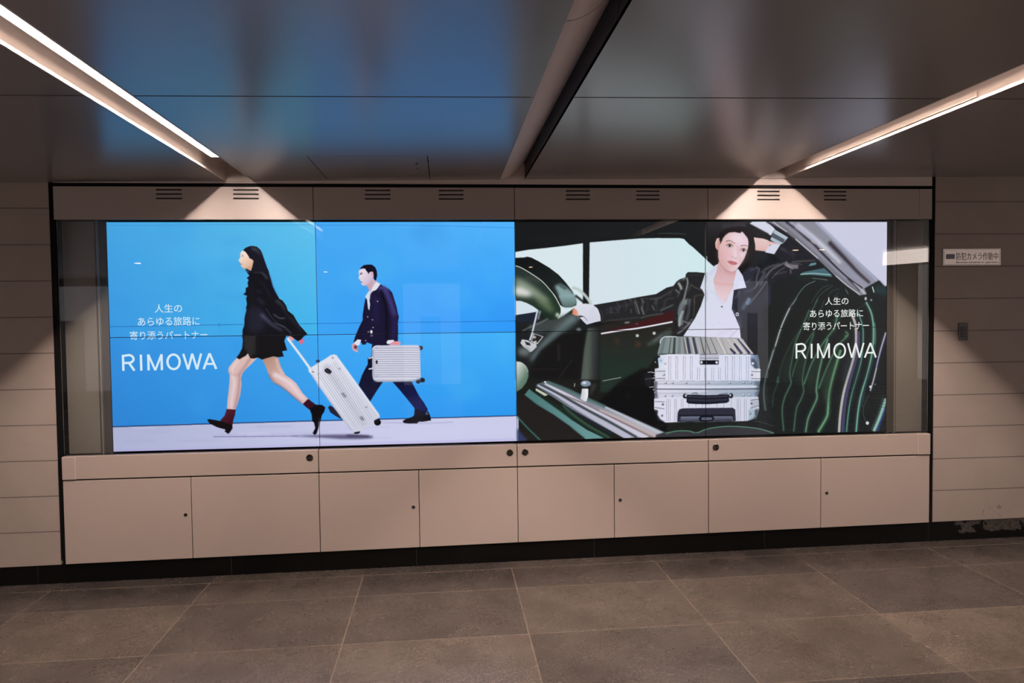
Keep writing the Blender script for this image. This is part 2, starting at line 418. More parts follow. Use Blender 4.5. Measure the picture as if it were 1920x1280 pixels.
def fill(pts, col, blur=0.8, alpha=1.0, eid=None):
    SS = 3
    P = np.asarray(pts, float) / RES
    pad = int(3 * blur + 3)
    x0 = max(0, int(P[:, 0].min()) - pad); x1 = min(CW, int(P[:, 0].max()) + pad + 2)
    y0 = max(0, int(P[:, 1].min()) - pad); y1 = min(CH, int(P[:, 1].max()) + pad + 2)
    if x1 <= x0 or y1 <= y0: return
    w, h = (x1 - x0) * SS, (y1 - y0) * SS
    A = np.zeros((h, w + 1), np.int32)
    Q = (P - (x0, y0)) * SS + (SS - 1) / 2
    for (ax, ay), (bx, by) in zip(Q, np.roll(Q, -1, 0)):
        if ay == by: continue
        s = 1
        if ay > by: ax, ay, bx, by, s = bx, by, ax, ay, -1
        r = np.arange(max(0, math.ceil(ay)), min(h, math.ceil(by)))
        if len(r) == 0: continue
        xs = np.clip(np.ceil(ax + (r - ay) * (bx - ax) / (by - ay)), 0, w).astype(int)
        np.add.at(A, (r, xs), s)
    m = (np.cumsum(A, 1)[:, :w] != 0).reshape(y1 - y0, SS, x1 - x0, SS).mean((1, 3)).astype(np.float32)
    if eid is not None:
        IDS[y0:y1, x0:x1][m > .5] = eid
    m = box_blur(m, blur)[..., None] * alpha
    if len(col) == 3: C = np.array(col, np.float32)
    else:
        (c0, c1, gx0, gy0, gx1, gy1) = col
        yy, xx = np.mgrid[y0:y1, x0:x1] * RES
        d = (gx1 - gx0) ** 2 + (gy1 - gy0) ** 2
        t = np.clip(((xx - gx0) * (gx1 - gx0) + (yy - gy0) * (gy1 - gy0)) / d, 0, 1)[..., None]
        C = np.array(c0, np.float32) * (1 - t) + np.array(c1, np.float32) * t
    S = IMG[y0:y1, x0:x1]
    S += (C - S) * m

def stroke(pts, w0, w1, col, blur=0.8, alpha=1.0, eid=None):
    P = spline(pts, 6)
    T = np.gradient(P, axis=0); L = np.hypot(T[:, 0], T[:, 1])[:, None]; T = T / np.maximum(L, 1e-6)
    N = np.stack([-T[:, 1], T[:, 0]], 1)
    W = np.linspace(w0, w1, len(P))[:, None] / 2
    fill(np.vstack([P + N * W, (P - N * W)[::-1]]), col, blur, alpha, eid)
def run_ops(ops):
    for o in ops:
        if o[0] == 'p':
            fill(spline(o[1], 6, True) if o[5] else o[1], o[2], o[3], o[4], o[6])
        elif o[0] == 's':
            stroke(o[1], o[2], o[3], o[4], o[5], o[6], o[7])
        else:                                   # four-corner shading of one region
            x0, y0, x1, y1, c = o[1:]
            ix0, iy0, ix1, iy1 = int(x0 / RES), int(y0 / RES), int(x1 / RES) + 1, int(y1 / RES) + 1
            iy, ix = np.mgrid[iy0:min(iy1, CH), ix0:min(ix1, CW)]
            u = ((ix * RES - x0) / (x1 - x0))[..., None]; v = ((iy * RES - y0) / (y1 - y0))[..., None]
            c = np.array(c, np.float32)
            IMG[iy0:iy1, ix0:ix1] = (c[0] * (1 - u) + c[1] * u) * (1 - v) + (c[2] * (1 - u) + c[3] * u) * v
OPS = [
('g',0,0,1213,684,((70,166,230),(98,196,241),(58,154,229),(68,182,240))),
('g',1213,0,2426,684,((72,170,247),(84,182,255),(62,165,247),(48,155,255))),
('g',0,684,1213,1368,((54,146,226),(66,172,246),(44,130,212),(50,150,236))),
('g',1213,684,2426,1368,((66,170,248),(68,180,254),(46,150,242),(40,146,240))),
('g',2426,0,3639,684,((22,25,27),(30,32,34),(24,26,28),(24,26,28))),
('g',3639,0,4852,684,((40,38,42),(40,40,46),(24,28,28),(26,32,34))),
('g',2426,684,3639,1368,((26,28,28),(24,28,26),(34,32,30),(28,32,30))),
('g',3639,684,4852,1368,((26,30,30),(26,32,34),(30,32,34),(26,30,34))),
('p',[(629,629),(613,678),(576,703),(535,694),(509,653),(510,602),(538,562),(580,554),(616,580)],(95,195,245),9,0.13,0,None),
('p',[(1487,1052),(1469,1099),(1424,1123),(1375,1113),(1343,1074),(1344,1024),(1377,986),(1427,979),(1471,1005)],(40,135,220),9,0.13,0,None),
('p',[(2475,568),(2447,612),(2378,634),(2300,625),(2250,589),(2251,543),(2302,508),(2380,501),(2448,525)],(40,135,220),9,0.13,0,None),
('p',[(681,196),(653,233),(584,253),(505,245),(455,215),(456,175),(508,145),(586,139),(655,159)],(95,195,245),9,0.13,0,None),
('p',[(1690,103),(1665,151),(1603,177),(1533,168),(1488,128),(1489,76),(1535,37),(1605,28),(1667,54)],(70,180,245),9,0.13,0,None),
('p',[(1885,963),(1872,1013),(1839,1039),(1802,1029),(1779,988),(1780,935),(1805,895),(1841,886),(1873,913)],(50,150,232),9,0.13,0,None),
('p',[(1738,1071),(1721,1132),(1681,1164),(1636,1151),(1607,1101),(1608,1036),(1639,987),(1684,977),(1723,1010)],(50,150,232),9,0.13,0,None),
('p',[(2352,184),(2336,203),(2298,213),(2254,209),(2225,193),(2226,173),(2254,158),(2298,155),(2337,165)],(50,150,232),9,0.13,0,None),
('p',[(576,1096),(559,1146),(517,1172),(472,1162),(443,1120),(444,1066),(475,1026),(521,1018),(561,1045)],(70,180,245),9,0.13,0,None),
('p',[(1065,959),(1045,1004),(995,1027),(939,1018),(903,980),(904,931),(941,895),(998,887),(1047,913)],(50,150,232),9,0.13,0,None),
('p',[(1458,1046),(1435,1114),(1377,1148),(1313,1134),(1272,1078),(1273,1006),(1316,952),(1381,941),(1437,978)],(70,180,245),9,0.13,0,None),
('p',[(2389,798),(2378,863),(2351,897),(2322,884),(2303,831),(2304,762),(2324,709),(2354,698),(2379,733)],(95,195,245),9,0.13,0,None),
('p',[(1796,268),(1769,316),(1702,341),(1627,332),(1578,292),(1579,241),(1629,203),(1704,194),(1770,220)],(70,180,245),9,0.13,0,None),
('p',[(399,558),(377,599),(325,621),(266,613),(229,578),(230,533),(269,499),(328,492),(380,515)],(70,180,245),9,0.13,0,None),
('p',[(1929,494),(1919,527),(1894,545),(1866,538),(1848,511),(1848,476),(1867,449),(1895,444),(1920,461)],(50,150,232),9,0.13,0,None),
('p',[(2158,81),(2136,101),(2082,111),(2021,107),(1982,91),(1982,71),(2022,55),(2083,52),(2137,62)],(70,180,245),9,0.13,0,None),
('p',[(1338,1064),(1324,1093),(1292,1108),(1255,1102),(1232,1077),(1233,1046),(1257,1022),(1294,1017),(1325,1034)],(95,195,245),9,0.13,0,None),
('p',[(829,115),(809,133),(758,142),(701,138),(665,124),(665,104),(703,90),(760,87),(810,96)],(40,135,220),9,0.13,0,None),
('p',[(2357,363),(2343,418),(2311,447),(2274,437),(2251,392),(2251,333),(2276,289),(2313,279),(2345,308)],(70,180,245),9,0.13,0,None),
('p',[(845,1094),(817,1131),(749,1149),(671,1141),(622,1109),(623,1070),(674,1041),(751,1035),(819,1057)],(50,150,232),9,0.13,0,None),
('p',[(2172,469),(2144,523),(2074,552),(1995,541),(1944,496),(1945,438),(1997,394),(2076,385),(2145,415)],(95,195,245),9,0.13,0,None),
('p',[(1525,1089),(1506,1129),(1459,1150),(1406,1141),(1373,1107),(1374,1064),(1409,1032),(1461,1025),(1507,1048)],(40,135,220),9,0.13,0,None),
('p',[(2269,529),(2256,562),(2224,580),(2187,573),(2164,545),(2165,510),(2189,482),(2225,477),(2257,495)],(70,180,245),9,0.13,0,None),
('p',[(141,481),(121,499),(73,507),(19,503),(-16,489),(-16,471),(20,457),(75,454),(122,464)],(40,135,220),9,0.13,0,None),
('p',[(232,715),(214,768),(172,795),(125,784),(95,741),(97,685),(129,643),(176,634),(217,662)],(70,180,245),9,0.13,0,None),
('p',[(1510,342),(1491,391),(1446,417),(1395,407),(1362,367),(1363,316),(1397,276),(1449,268),(1493,294)],(95,195,245),9,0.13,0,None),
('p',[(2358,317),(2340,367),(2295,393),(2245,383),(2212,342),(2213,290),(2246,250),(2297,241),(2341,267)],(70,180,245),9,0.13,0,None),
('p',[(540,232),(515,294),(455,326),(388,314),(346,264),(348,199),(393,149),(460,138),(518,171)],(70,180,245),9,0.13,0,None),
('p',[(817,446),(793,464),(732,473),(663,469),(619,454),(619,435),(665,421),(733,418),(794,428)],(40,135,220),9,0.13,0,None),
('p',[(846,275),(821,304),(758,319),(688,314),(642,290),(643,259),(690,235),(760,230),(822,246)],(40,135,220),9,0.13,0,None),
('p',[(1626,761),(1617,811),(1595,837),(1571,827),(1556,786),(1557,734),(1573,693),(1598,685),(1619,711)],(70,180,245),9,0.13,0,None),
('p',[(1701,283),(1674,352),(1608,388),(1535,374),(1488,318),(1489,245),(1538,189),(1612,177),(1676,214)],(95,195,245),9,0.13,0,None),
('p',[(905,751),(877,791),(809,812),(733,803),(684,769),(685,726),(735,693),(812,687),(879,709)],(40,135,220),9,0.13,0,None),
('p',[(1987,69),(1957,103),(1882,121),(1798,115),(1743,87),(1744,51),(1799,23),(1884,17),(1958,35)],(40,135,220),9,0.13,0,None),
('p',[(2154,417),(2127,438),(2060,449),(1983,444),(1934,426),(1934,403),(1984,386),(2061,383),(2128,395)],(70,180,245),9,0.13,0,None),
('p',[(1464,502),(1445,565),(1397,598),(1344,585),(1311,534),(1312,467),(1348,416),(1401,405),(1447,439)],(50,150,232),9,0.13,0,None),
('p',[(887,491),(870,529),(830,549),(785,542),(756,510),(757,469),(787,438),(832,431),(872,452)],(50,150,232),9,0.13,0,None),
('p',[(515,34),(485,97),(415,131),(336,119),(286,67),(288,1),(341,-50),(420,-62),(489,-28)],(50,150,232),9,0.13,0,None),
('p',[(1400,1137),(1377,1156),(1317,1164),(1251,1159),(1207,1143),(1208,1123),(1252,1109),(1319,1107),(1377,1118)],(50,150,232),9,0.13,0,None),
('p',[(2051,783),(2031,816),(1983,832),(1929,825),(1894,798),(1894,763),(1930,737),(1985,732),(2032,750)],(70,180,245),9,0.13,0,None),
('p',[(2212,1013),(2184,1084),(2114,1120),(2035,1105),(1984,1046),(1986,971),(2038,914),(2117,902),(2186,941)],(95,195,245),9,0.13,0,None),
('p',[(2037,82),(2008,137),(1936,166),(1855,155),(1803,111),(1804,53),(1858,8),(1939,-2),(2010,27)],(40,135,220),9,0.13,0,None),
('p',[(2199,1057),(2178,1074),(2126,1082),(2067,1078),(2029,1063),(2029,1044),(2068,1030),(2127,1028),(2178,1038)],(95,195,245),9,0.13,0,None),
('p',[(514,358),(492,402),(438,426),(378,417),(339,380),(340,333),(381,298),(442,290),(494,314)],(50,150,232),9,0.13,0,None),
('p',[(173,1029),(164,1052),(143,1064),(119,1059),(104,1040),(104,1015),(121,997),(145,993),(166,1006)],(50,150,232),9,0.13,0,None),
('p',[(1969,100),(1957,124),(1928,136),(1895,132),(1873,113),(1874,88),(1896,69),(1929,64),(1958,77)],(95,195,245),9,0.13,0,None),
('s',[(9,21),(307,20),(676,17),(1203,19)],3.2,3.2,(55,140,200),1,0.6,None),
('s',[(1216,21),(1754,21),(2422,38)],3.2,3.2,(40,120,210),1,0.6,None),
('s',[(3,620),(630,616),(849,616)],3.5,3.5,(34,100,170),1,0.85,None),
('s',[(1102,616),(1485,615),(2005,616),(2422,615)],3.5,3.5,(30,105,185),1,0.8,None),
('s',[(634,607),(633,627)],3.2,3.2,(30,90,150),1,0.8,None),
('p',[(-18,1216),(273,1214),(584,1212),(1201,1211),(1539,1209),(1997,1209),(2436,1208),(2433,1446),(-24,1409)],((176,180,214),(206,206,238),4,1281,1537,1322),1,1.0,0,None),
('s',[(2,1365),(580,1365),(1214,1359),(2414,1358)],9.6,9.6,(172,160,222),3,0.6,None),
('s',[(409,1312),(615,1313)],7.1,7.1,(160,165,200),2,0.35,None),
('s',[(1077,1283),(1204,1284)],6.8,6.8,(160,165,200),2,0.35,None),
('s',[(613,1278),(743,1278)],5.5,5.5,(160,165,200),2,0.35,None),
('s',[(1877,1309),(1951,1310)],3.4,3.4,(215,215,240),2,0.35,None),
('s',[(2137,1320),(2218,1320)],5.6,5.6,(215,215,240),2,0.35,None),
('s',[(382,1219),(504,1220)],5.1,5.1,(215,215,240),2,0.35,None),
('s',[(809,1234),(924,1234)],3.8,3.8,(170,172,205),2,0.35,None),
('s',[(63,1303),(246,1305)],5.9,5.9,(160,165,200),2,0.35,None),
('s',[(834,1288),(1021,1289)],5.0,5.0,(160,165,200),2,0.35,None),
('s',[(1368,1264),(1492,1265)],5.6,5.6,(170,172,205),2,0.35,None),
('s',[(709,1333),(838,1333)],3.3,3.3,(160,165,200),2,0.35,None),
('s',[(1180,1299),(1255,1300)],5.2,5.2,(215,215,240),2,0.35,None),
('s',[(327,1214),(439,1214)],7.9,7.9,(170,172,205),2,0.35,None),
('s',[(1733,1241),(1875,1242)],3.8,3.8,(170,172,205),2,0.35,None),
('s',[(1452,1324),(1645,1325)],6.4,6.4,(170,172,205),2,0.35,None),
('s',[(718,1278),(909,1279)],6.6,6.6,(215,215,240),2,0.35,None),
('s',[(352,1310),(421,1310)],3.6,3.6,(160,165,200),2,0.35,None),
('s',[(1446,1257),(1644,1258)],4.8,4.8,(160,165,200),2,0.35,None),
('s',[(110,1225),(246,1226)],6.5,6.5,(215,215,240),2,0.35,None),
('s',[(1272,1313),(1342,1313)],6.9,6.9,(170,172,205),2,0.35,None),
('s',[(1166,1239),(1319,1240)],3.7,3.7,(170,172,205),2,0.35,None),
('s',[(183,1252),(332,1253)],7.2,7.2,(160,165,200),2,0.35,None),
('s',[(2190,1292),(2333,1293)],6.6,6.6,(215,215,240),2,0.35,None),
('s',[(580,1287),(790,1288)],5.9,5.9,(160,165,200),2,0.35,None),
('s',[(839,1240),(1050,1240)],7.2,7.2,(160,165,200),2,0.35,None),
('s',[(923,1283),(1078,1284)],7.6,7.6,(170,172,205),2,0.35,None),
('s',[(-15,1217),(584,1213),(1201,1210),(1997,1209),(2429,1207)],5.8,5.8,(24,44,90),1,0.95,None),
('s',[(582,1292),(802,1296),(1087,1300)],4.5,4.5,(105,100,150),1,0.8,None),
('p',[(1023,1298),(1215,1297),(1408,1298),(1537,1312),(1530,1325),(1446,1329),(1343,1326),(1214,1313)],(82,76,112),3,0.85,0,None),
('s',[(1375,1307),(1511,1314)],12.8,12.8,(60,54,84),3,0.8,None),
('s',[(1587,1230),(1864,1240),(2029,1238)],5.1,5.1,(150,150,185),2,0.6,None),
('p',[(730,820),(784,807),(801,782),(855,783),(849,822),(816,855),(782,887),(763,909),(753,942),(756,976),(746,1042),(729,1098),(714,1131),(666,1128),(670,1074),(680,1008),(685,963),(688,919),(679,899),(683,874),(708,842)],((222,188,182),(210,182,190),746,820,701,1125),1,1.0,0,1),
('s',[(811,821),(775,876),(747,914),(743,964),(733,1042),(712,1125)],14.3,14.3,(165,122,120),4,0.6,None),
('s',[(738,831),(701,891),(713,964),(700,1041),(690,1119)],16.5,16.5,(238,214,214),4,0.75,None),
('s',[(685,891),(696,913),(722,922),(749,914)],6.6,6.6,(180,130,128),3,0.6,None),
('p',[(876,822),(903,806),(947,801),(975,818),(989,874),(1015,925),(1047,948),(1079,977),(1116,1039),(1151,1076),(1117,1107),(1077,1072),(1029,1026),(986,991),(943,968),(922,934),(907,890),(891,850)],((186,146,130),(224,190,192),930,823,1041,970),1,1.0,0,1),
('s',[(944,918),(998,947),(1046,981),(1089,1038),(1126,1078)],26.4,11.0,(240,222,230),5,0.85,None),
('s',[(917,918),(946,963),(1002,1003),(1066,1060),(1115,1103)],8.8,8.8,(150,102,98),3,0.75,None),
('s',[(963,824),(978,880),(1004,925)],14.3,14.3,(232,200,205),4,0.6,None),
('p',[(664,1125),(718,1130),(712,1164),(702,1192),(696,1225),(629,1207),(627,1191),(651,1165),(659,1143)],((82,32,48),(58,18,32),663,1141,699,1197),1,1.0,0,1),
('p',[(548,1189),(560,1184),(592,1190),(629,1198),(696,1225),(696,1243),(683,1264),(670,1277),(649,1261),(655,1250),(607,1235),(564,1212)],(20,16,18),1,1.0,0,1),
('p',[(1115,1105),(1148,1074),(1175,1096),(1199,1115),(1166,1148),(1141,1130)],(54,18,36),1,1.0,0,1),
('p',[(1155,1135),(1197,1111),(1230,1113),(1250,1128),(1244,1154),(1229,1176),(1217,1221),(1203,1266),(1194,1289),(1182,1297),(1171,1285),(1187,1254),(1181,1221),(1170,1210),(1167,1169)],(18,14,18),1,1.0,0,1),
('p',[(771,657),(1037,663),(1014,719),(1026,763),(1030,776),(1000,781),(1009,813),(974,817),(947,811),(903,823),(881,830),(854,817),(833,823),(811,821),(798,790),(784,805),(747,826),(729,815),(747,792),(764,759),(770,710),(766,687)],(22,21,24),1,1.0,0,1),
('p',[(774,665),(847,661),(841,788),(811,816),(796,785),(775,754)],(58,57,57),4,0.6,0,1),
('p',[(1036,697),(1053,686),(1074,700),(1065,719),(1044,722)],(226,160,165),1,1.0,0,1),
('p',[(1098,720),(1123,706),(1133,718),(1120,740),(1107,740)],(216,112,142),1,1.0,0,1),
('p',[(830,296),(847,293),(886,292),(915,304),(935,317),(943,343),(954,389),(972,429),(991,464),(1010,475),(1030,505),(1039,536),(1071,562),(1087,592),(1104,622),(1131,653),(1153,681),(1132,692),(1114,712),(1093,722),(1074,706),(1054,691),(1025,689),(1005,699),(975,704),(926,688),(847,687),(779,681),(768,661),(771,643),(781,618),(781,588),(787,558),(796,528),(792,518),(799,493),(794,458),(801,444),(778,435),(793,422),(794,397),(809,388),(805,367),(812,347),(801,337),(817,323),(807,308),(797,291),(811,303)],(21,21,28),1.5,1.0,0,1),
('p',[(802,528),(852,503),(890,529),(908,610),(877,665),(799,664)],(46,45,66),8,0.55,0,1),
('s',[(880,554),(914,590),(952,625),(1006,656)],22.0,9.0,(92,92,128),5,0.7,None),
('s',[(970,474),(1004,500),(1028,535)],20.0,5.0,(66,66,76),4,0.7,None),
('s',[(954,555),(988,580),(1022,581)],4.5,4.5,(128,128,146),2,0.8,None),
('s',[(957,610),(1016,636),(1057,675)],4.5,4.5,(104,104,126),2,0.8,None),
('s',[(854,413),(883,423)],5.0,5.0,(70,68,86),3,0.6,None),
('s',[(858,458),(901,494)],15.0,15.0,(52,50,72),5,0.7,None),
('s',[(1057,571),(1090,627),(1124,663)],7.0,7.0,(60,58,74),3,0.6,None),
('s',[(847,303),(881,298),(905,318),(924,343)],7.0,7.0,(112,112,134),3,0.75,None),
('s',[(935,318),(957,399),(981,449)],4.0,4.0,(40,50,130),3,0.7,None),
('p',[(790,175),(821,148),(860,150),(898,198),(930,298),(935,318),(886,300),(817,305),(810,290),(833,267),(819,227)],(27,27,38),1,1.0,0,1),
('p',[(784,171),(797,179),(812,200),(822,220),(834,223),(845,232),(839,253),(834,278),(826,294),(813,289),(802,280),(789,281),(779,276),(771,266),(770,258),(763,250),(768,245),(759,236),(756,230),(763,219),(768,208),(766,197),(769,185),(777,175)],((252,228,216),(222,176,148),776,197,828,277),1.2,1.0,0,1),
('s',[(789,280),(811,283),(826,267)],7.0,7.0,(190,142,112),3,0.7,None),
('s',[(774,205),(786,204)],3.5,3.5,(60,40,44),1,0.85,None),
('s',[(770,195),(787,194)],2.0,2.0,(110,80,76),1,0.6,None),
('s',[(763,252),(778,254)],4.5,4.5,(196,104,110),1.5,0.85,None),
('p',[(845,234),(844,238),(842,242),(840,244),(837,244),(834,242),(833,238),(832,233),(833,229),(835,225),(837,223),(840,223),(843,225),(844,229)],(232,172,146),1,0.9,0,1),
('p',[(783,171),(799,155),(821,146),(841,144),(865,149),(885,167),(896,190),(903,223),(912,258),(929,288),(936,312),(920,304),(886,294),(852,296),(827,293),(836,268),(844,239),(840,228),(823,218),(814,197),(798,179)],(27,27,38),1.2,1.0,0,1),
('s',[(835,158),(865,170),(883,198)],13.0,4.0,(122,124,146),5,0.65,None),
('s',[(798,285),(818,297)],11.0,11.0,(22,22,34),2,1,None),
('p',[(1266,1128),(1278,1118),(1296,1127),(1330,1166),(1351,1207),(1311,1183),(1280,1161)],(36,36,56),1.5,1.0,0,3),
('p',[(1538,759),(1549,719),(1693,710),(1693,732),(1631,758),(1602,978),(1568,1026),(1521,1099),(1453,997),(1474,938),(1496,895),(1511,870),(1512,831),(1537,821)],((16,17,36),(24,26,54),1530,778,1524,1074),1,1.0,0,3),
('p',[(1649,968),(1772,971),(1792,1014),(1823,1075),(1850,1113),(1874,1157),(1859,1180),(1827,1168),(1793,1148),(1748,1089),(1701,1029)],((18,20,52),(26,30,84),1685,1001,1834,1113),1,1.0,0,3),
('p',[(1793,1144),(1862,1173),(1859,1198),(1787,1196)],(20,18,40),1,1.0,0,3),
('p',[(1717,1223),(1741,1211),(1778,1199),(1795,1184),(1822,1195),(1859,1193),(1868,1164),(1879,1174),(1890,1206),(1892,1224),(1842,1231),(1816,1230),(1805,1241),(1751,1240),(1724,1236)],(12,12,22),1,1.0,0,3),
('p',[(1875,1182),(1874,1185),(1872,1188),(1869,1189),(1866,1189),(1863,1187),(1861,1185),(1860,1181),(1861,1178),(1863,1175),(1866,1174),(1869,1174),(1872,1176),(1874,1178)],(120,130,160),2,0.8,0,3),
('p',[(1539,426),(1569,415),(1582,399),(1596,380),(1618,395),(1650,412),(1667,433),(1678,470),(1693,523),(1699,560),(1705,581),(1698,618),(1699,659),(1696,734),(1644,736),(1628,744),(1567,759),(1507,734),(1503,746),(1483,750),(1472,733),(1427,734),(1439,696),(1451,668),(1464,639),(1485,599),(1486,566),(1493,525),(1504,469)],(27,23,52),1,1.0,0,3),
('s',[(1594,404),(1626,425),(1649,470),(1668,531),(1680,576)],32.0,24.0,(76,66,138),6,0.85,None),
('s',[(1582,404),(1618,400),(1646,421)],14.4,14.4,(84,76,142),4,0.7,None),
('s',[(1676,576),(1679,638),(1665,720)],20.0,20.0,(52,40,104),6,0.7,None),
('s',[(1599,416),(1617,478),(1631,555),(1629,719)],16.8,16.8,(14,12,28),4,0.9,None),
('s',[(1561,445),(1567,518),(1562,616)],16.0,16.0,(44,36,92),6,0.6,None),
('s',[(1508,485),(1498,574),(1485,635),(1455,708)],5.6,5.6,(14,12,34),3,0.7,None),
('s',[(1548,489),(1572,477),(1591,465)],3.2,3.2,(60,52,110),2,0.7,None),
('p',[(1582,486),(1582,487),(1581,488),(1579,489),(1577,489),(1576,488),(1574,487),(1574,486),(1574,484),(1576,483),(1577,482),(1579,482),(1581,483),(1582,484)],(206,206,220),1,0.85,0,3),
('p',[(1520,579),(1520,580),(1518,581),(1517,582),(1515,582),(1513,581),(1512,580),(1512,579),(1512,577),(1513,576),(1515,575),(1517,575),(1518,576),(1520,577)],(206,206,220),1,0.85,0,3),
('p',[(1548,597),(1547,599),(1546,600),(1545,601),(1543,600),(1541,600),(1540,599),(1540,597),(1540,596),(1541,595),(1543,594),(1545,594),(1546,595),(1547,596)],(206,206,220),1,0.85,0,3),
('p',[(1551,644),(1551,646),(1549,647),(1548,648),(1546,647),(1544,647),(1543,646),(1543,644),(1543,643),(1545,642),(1546,641),(1548,641),(1550,642),(1551,643)],(206,206,220),1,0.85,0,3),
('p',[(1522,671),(1522,672),(1521,673),(1519,674),(1517,674),(1516,673),(1515,672),(1514,670),(1515,669),(1516,668),(1517,667),(1519,667),(1521,668),(1522,669)],(206,206,220),1,0.85,0,3),
('p',[(1505,723),(1505,725),(1504,726),(1502,727),(1500,727),(1499,726),(1498,725),(1497,723),(1498,722),(1499,721),(1500,720),(1502,720),(1504,721),(1505,722)],(206,206,220),1,0.85,0,3),
('p',[(1544,671),(1543,675),(1541,679),(1538,681),(1535,681),(1532,679),(1530,675),(1529,671),(1530,666),(1532,662),(1535,660),(1538,660),(1541,662),(1543,666)],(226,226,240),1,1.0,0,3),
('p',[(1534,685),(1548,689),(1540,701),(1528,697)],(190,180,220),2,0.5,0,3),
('p',[(1520,383),(1554,351),(1578,363),(1586,384),(1553,420),(1539,436),(1527,420)],(206,160,168),1,1.0,0,3),
('p',[(1571,365),(1597,378),(1582,400),(1570,415),(1538,427),(1544,404),(1557,384)],(226,229,240),1,1.0,0,3),
('p',[(1503,455),(1521,428),(1533,417),(1540,430),(1533,448),(1531,469),(1529,477),(1532,501),(1527,541),(1519,526),(1514,473)],(214,220,240),1,1.0,0,3),
('s',[(1537,430),(1533,469)],3.2,3.2,(150,158,185),2,0.6,None),
('p',[(1491,283),(1508,285),(1512,295),(1522,305),(1526,317),(1533,306),(1553,303),(1557,327),(1550,345),(1559,355),(1568,367),(1554,384),(1544,404),(1541,412),(1534,420),(1526,406),(1517,387),(1509,388),(1491,389),(1483,380),(1478,368),(1478,359),(1470,349),(1465,340),(1471,326),(1468,318),(1466,306),(1474,290)],((234,220,236),(206,180,205),1482,330,1546,371),1,1.0,0,3),
('p',[(1513,387),(1538,375),(1554,363),(1545,400),(1535,418),(1527,406)],(206,158,164),3,0.8,0,3),
('s',[(1489,389),(1513,386),(1538,371),(1548,351)],4.8,4.8,(176,132,146),3,0.6,None),
('s',[(1474,319),(1489,315)],5.6,5.6,(52,34,58),1.5,0.9,None),
('s',[(1471,312),(1491,308)],2.4,2.4,(80,60,90),1,0.8,None),
('s',[(1476,365),(1490,368)],4.8,4.8,(120,62,100),1.5,0.85,None),
('s',[(1470,342),(1479,350)],4.0,4.0,(176,140,166),2,0.6,None),
('s',[(1490,342),(1514,330)],6.4,6.4,(222,190,214),4,0.5,None),
('p',[(1474,289),(1481,277),(1500,263),(1524,260),(1548,261),(1567,277),(1576,298),(1578,327),(1571,356),(1562,356),(1557,343),(1556,323),(1554,305),(1543,303),(1532,307),(1525,319),(1521,306),(1511,296),(1507,285),(1491,284)],(21,17,38),1,1.0,0,3),
('p',[(1555,319),(1554,325),(1552,330),(1549,333),(1546,333),(1543,330),(1541,325),(1540,319),(1541,313),(1543,308),(1546,306),(1549,306),(1552,309),(1554,313)],(226,170,184),1,1.0,0,3),
('p',[(1429,738),(1452,716),(1475,719),(1463,750),(1449,756),(1435,745)],(226,228,240),1,1.0,0,3),
('p',[(1416,752),(1429,736),(1448,754),(1457,771),(1443,777),(1457,790),(1448,795),(1427,785),(1419,772)],(222,166,178),1,1.0,0,3),
('p',[(1450,763),(1449,768),(1446,772),(1441,774),(1437,774),(1432,772),(1430,768),(1429,763),(1430,758),(1433,754),(1437,751),(1442,751),(1446,754),(1449,758)],(70,30,46),2,0.85,0,3),
('p',[(1627,735),(1637,723),(1672,722),(1675,737),(1652,748),(1631,747)],(226,230,242),1,1.0,0,3),
('p',[(1646,745),(1671,731),(1703,730),(1715,740),(1707,755),(1646,755)],(232,150,166),1,1.0,0,3),
('s',[(1669,742),(1695,742)],2.1,2.1,(180,110,130),1,0.7,None),
('p',[(1849,775),(1848,781),(1844,785),(1838,788),(1831,788),(1825,785),(1822,780),(1820,774),(1822,768),(1826,763),(1832,761),(1838,761),(1844,764),(1848,768)],(58,48,76),1,1.0,0,4),
('p',[(1858,973),(1857,980),(1852,985),(1846,987),(1838,987),(1832,984),(1828,979),(1826,973),(1828,966),(1832,961),(1839,959),(1846,959),(1852,962),(1857,967)],(26,24,34),1,1.0,0,4),
('p',[(1831,983),(1829,988),(1825,993),(1820,995),(1814,995),(1808,992),(1804,988),(1803,982),(1804,976),(1808,972),(1814,970),(1820,970),(1826,972),(1830,977)],(30,28,40),1,1.0,0,4),
('p',[(1540,772),(1551,758),(1565,754),(1818,756),(1830,772),(1832,953),(1822,967),(1777,980),(1569,979),(1543,965),(1538,939)],(206,206,224),1,1.0,0,4),
('s',[(1555,772),(1827,775)],4.2,4.2,(146,146,172),1,0.9,None),
('s',[(1555,778),(1827,781)],4.2,4.2,(232,232,246),1,0.9,None),
('s',[(1555,785),(1827,788)],4.2,4.2,(146,146,172),1,0.9,None),
('s',[(1555,791),(1827,794)],4.2,4.2,(232,232,246),1,0.9,None),
('s',[(1555,799),(1827,802)],4.2,4.2,(146,146,172),1,0.9,None),
('s',[(1555,805),(1827,808)],4.2,4.2,(232,232,246),1,0.9,None),
('s',[(1555,812),(1827,816)],4.2,4.2,(146,146,172),1,0.9,None),
('s',[(1555,818),(1826,822)],4.2,4.2,(232,232,246),1,0.9,None),
('s',[(1554,826),(1826,829)],4.2,4.2,(146,146,172),1,0.9,None),
('s',[(1554,832),(1826,835)],4.2,4.2,(232,232,246),1,0.9,None),
('s',[(1554,840),(1826,843)],4.2,4.2,(146,146,172),1,0.9,None),
('s',[(1554,846),(1826,849)],4.2,4.2,(232,232,246),1,0.9,None),
('s',[(1554,853),(1826,857)],4.2,4.2,(146,146,172),1,0.9,None),
('s',[(1554,859),(1826,863)],4.2,4.2,(232,232,246),1,0.9,None),
('s',[(1554,867),(1826,870)],4.2,4.2,(146,146,172),1,0.9,None),
